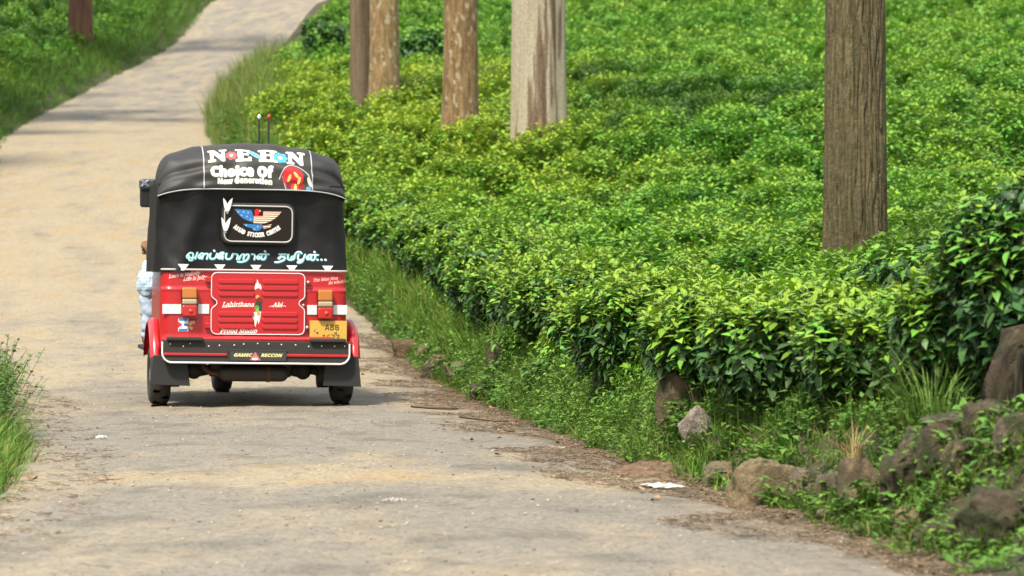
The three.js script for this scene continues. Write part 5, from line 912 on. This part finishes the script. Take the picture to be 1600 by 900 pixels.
// ---------- person at the open side of the cab ----------
{
  const T = new THREE.Matrix4().compose(V(-1.612, 0.012, -19.72), new THREE.Quaternion().setFromAxisAngle(V(0, 1, 0), 0.183), V(1, 1, 1));
  const P = thing('person', 'person in loose light blue checked shirt leaning out of the open cab', 'person');
  P.applyMatrix4(T);
  const capsule = (p, a, b, ra, rb) => { const ab = b.clone().sub(a), t = clamp(p.clone().sub(a).dot(ab) / ab.lengthSq(), 0, 1); return p.distanceTo(a.clone().addScaledVector(ab, t)) - lerp(ra, rb, t); };
  const J0 = { pelvis: V(-0.33, 0.70, -1.24), chest: V(-0.36, 1.00, -1.22), neck: V(-0.36, 1.15, -1.23), head: V(-0.35, 1.285, -1.25), ls: V(-0.50, 1.06, -1.20), le: V(-0.615, 0.80, -1.12), lw: V(-0.575, 0.98, -1.36), rs: V(-0.20, 1.08, -1.22), re: V(-0.12, 0.90, -1.38), rw: V(-0.10, 0.95, -1.58), lh: V(-0.42, 0.68, -1.26), lk: V(-0.575, 0.66, -1.52), la: V(-0.60, 0.40, -1.50), lt: V(-0.60, 0.385, -1.62), rh: V(-0.26, 0.68, -1.26), rk: V(-0.22, 0.66, -1.64), ra: V(-0.22, 0.42, -1.66), rt: V(-0.22, 0.395, -1.78) };
  const J = Object.fromEntries(Object.entries(J0).map(([k, v]) => [k, v.add(V(['le'].includes(k) ? 0.045 : ['lk', 'la', 'lt'].includes(k) ? 0.05 : k === 'lw' ? 0.01 : 0.12, k === 'le' ? -0.03 : 0, 0))]));
  const bones = {
    skin: [['chest', 'neck', 0.10, 0.055], ['neck', 'head', 0.055, 0.06], ['pelvis', 'chest', 0.13, 0.14], ['ls', 'le', 0.055, 0.042], ['le', 'lw', 0.042, 0.028], ['rs', 're', 0.055, 0.042], ['re', 'rw', 0.042, 0.028], ['lh', 'lk', 0.08, 0.058], ['lk', 'la', 0.056, 0.038], ['la', 'lt', 0.04, 0.032], ['rh', 'rk', 0.08, 0.058], ['rk', 'ra', 0.056, 0.038], ['ra', 'rt', 0.04, 0.032], ['chest', 'ls', 0.11, 0.06], ['chest', 'rs', 0.11, 0.06]],
    shirt: [['pelvis', 'chest', 0.165, 0.165], ['chest', 'ls', 0.135, 0.075], ['chest', 'rs', 0.135, 0.09], ['ls', 'le', 0.07, 0.078], ['le', 'lw', 0.078, 0.048, 0.62], ['rs', 're', 0.085, 0.075], ['chest', 'neck', 0.12, 0.072, 0.6], ['lh', 'lk', 0.115, 0.10, 0.35]],
    trousers: [['lh', 'lk', 0.10, 0.08], ['lk', 'la', 0.080, 0.07, 0.86], ['rh', 'rk', 0.10, 0.08], ['rk', 'ra', 0.08, 0.07, 0.86], ['lh', 'rh', 0.12, 0.12]],
  };
  function field(list, min, max, cell, extra) {
    const sz = max.clone().sub(min), S = Math.max(sz.x, sz.y, sz.z), N = Math.ceil(S / cell), mc = new MarchingCubes(N, new THREE.MeshBasicMaterial(), false, false, 400000), p = V(0, 0, 0), f = mc.field, k = 28;
    for (let z = 0; z < N; z++) for (let y = 0; y < N; y++) for (let x = 0; x < N; x++) {
      p.set(min.x + x / N * S, min.y + y / N * S, min.z + z / N * S); let s = 0;
      for (const [a, b, ra, rb, cut] of list) { const A = a.isVector3 ? a : J[a], B0 = b.isVector3 ? b : J[b], B = cut ? A.clone().lerp(B0, cut) : B0; s += Math.exp(-k * capsule(p, A, B, ra, rb) * (cell < 0.006 ? 5 : 1)); }
      let d = -Math.log(Math.max(s, 1e-30)) / (k * (cell < 0.006 ? 5 : 1)); if (extra) d = extra(p, d); f[x + y * N + z * N * N] = -d;
    }
    mc.isolation = 0; mc.update();
    const n = mc.count ?? mc.geometry.drawRange.count, g = new THREE.BufferGeometry(), pos = new Float32Array(mc.positionArray.slice(0, n * 3)), nor = new Float32Array(mc.normalArray.slice(0, n * 3)), uv = new Float32Array(n * 2);
    for (let i = 0; i < n; i++) { for (let c = 0; c < 3; c++) pos[i * 3 + c] = (pos[i * 3 + c] + 1) / 2 * S + min.getComponent(c); uv[i * 2] = pos[i * 3] + pos[i * 3 + 2] * 0.8; uv[i * 2 + 1] = pos[i * 3 + 1]; }
    g.setAttribute('position', new THREE.BufferAttribute(pos, 3)); g.setAttribute('uv', new THREE.BufferAttribute(uv, 2)); g.computeVertexNormals();
    const gg = mergeVertices(g.deleteAttribute('normal') && g, 1e-4); gg.computeVertexNormals(); return gg;
  }
  const B0 = V(-0.85, 0.28, -1.95), B1 = V(0.15, 1.45, -0.8);
  const bodyG = field(bones.skin, B0, B1, 0.016);
  // head: skull, jaw, nose, brow, ears
  const h = J.head, headG = field([[h.clone().add(V(0, 0.035, 0.015)), h.clone().add(V(0, 0.03, -0.015)), 0.078, 0.076], [h.clone().add(V(0, -0.045, -0.04)), h.clone().add(V(0, -0.07, -0.055)), 0.052, 0.038], [h.clone().add(V(0, 0.012, -0.088)), h.clone().add(V(0, -0.018, -0.108)), 0.009, 0.013], [h.clone().add(V(-0.082, 0.02, 0.005)), h.clone().add(V(-0.084, -0.015, 0)), 0.014, 0.010], [h.clone().add(V(0.082, 0.02, 0.005)), h.clone().add(V(0.084, -0.015, 0)), 0.014, 0.010], [h.clone().add(V(-0.035, 0.03, -0.083)), h.clone().add(V(0.035, 0.03, -0.083)), 0.010, 0.010], [h.clone().add(V(-0.022, -0.046, -0.09)), h.clone().add(V(0.022, -0.046, -0.09)), 0.008, 0.008], [J.neck, h, 0.052, 0.05]], h.clone().add(V(-0.13, -0.17, -0.15)), h.clone().add(V(0.13, 0.14, 0.12)), 0.0058);
  // hand closed on the grab bar
  const w = J.lw, bar = V(-0.585, 1.02, -1.435), fingers = [[V(-0.02, 0.0, 0), 0]], hb = [[w, w.clone().add(V(-0.002, 0.04, -0.05)), 0.026, 0.03]];
  for (let i = 0; i < 4; i++) { const y = 0.066 - i * 0.022, L = [0.95, 1.05, 1, 0.8][i], k0 = w.clone().add(V(0.012, y - 0.01, -0.055)), k1 = V(bar.x + 0.026, w.y + y, bar.z - 0.012), k2 = V(bar.x + 0.004, w.y + y, bar.z - 0.027 * L), k3 = V(bar.x - 0.022, w.y + y - 0.004, bar.z - 0.012 * L); hb.push([k0, k1, 0.0095, 0.009], [k1, k2, 0.009, 0.0085], [k2, k3, 0.0085, 0.0075]); }
  hb.push([w.clone().add(V(-0.016, 0.02, -0.03)), V(bar.x - 0.024, w.y + 0.045, bar.z + 0.008), 0.011, 0.0095], [V(bar.x - 0.024, w.y + 0.045, bar.z + 0.008), V(bar.x - 0.014, w.y + 0.062, bar.z - 0.02), 0.0095, 0.008]);
  const handG = field(hb, w.clone().add(V(-0.09, -0.06, -0.13)), w.clone().add(V(0.09, 0.12, 0.05)), 0.0032);
  const skin = std(RGB(0.20, 0.095, 0.055), 0.55);
  part('body', merge([bodyG, headG, handG]), skin, P);
  const hairG = field([[h.clone().add(V(0, 0.05, 0.022)), h.clone().add(V(0, 0.05, -0.005)), 0.082, 0.078]], h.clone().add(V(-0.13, -0.1, -0.15)), h.clone().add(V(0.13, 0.16, 0.13)), 0.006, (p, d) => Math.max(d, (h.y + 0.01 + 0.5 * Math.max(0, h.z - 0.02 - p.z)) - p.y - (p.z > h.z ? 0.05 : 0)));
  part('hair', hairG, std(RGB(0.015, 0.012, 0.01), 0.5), P);
  const check = canvasTex(256, 256, (g, a, b) => { g.fillStyle = '#b4c9dc'; g.fillRect(0, 0, a, b); g.fillStyle = 'rgba(90,125,170,0.35)'; for (let i = 0; i < 256; i += 32) { g.fillRect(i, 0, 7, 256); g.fillRect(0, i, 256, 5); } g.fillStyle = 'rgba(225,235,245,0.5)'; for (let i = 16; i < 256; i += 32) { g.fillRect(i, 0, 6, 256); g.fillRect(0, i, 256, 6); } }, true); check.repeat.set(6, 6);
  const wrinkle = (p, d) => d + 0.010 * n3(p.x * 9, p.y * 16, p.z * 9) + 0.005 * n3(p.x * 22, p.y * 30, p.z * 22);
  part('shirt', field(bones.shirt, B0, B1, 0.014, wrinkle), std(0xffffff, 0.85, { map: check }), P);
  part('trousers', field(bones.trousers, B0, B1, 0.014, wrinkle), std(RGB(0.36, 0.43, 0.54), 0.9), P);
}
console.log('vehicle done');

renderer.render(scene, camera);
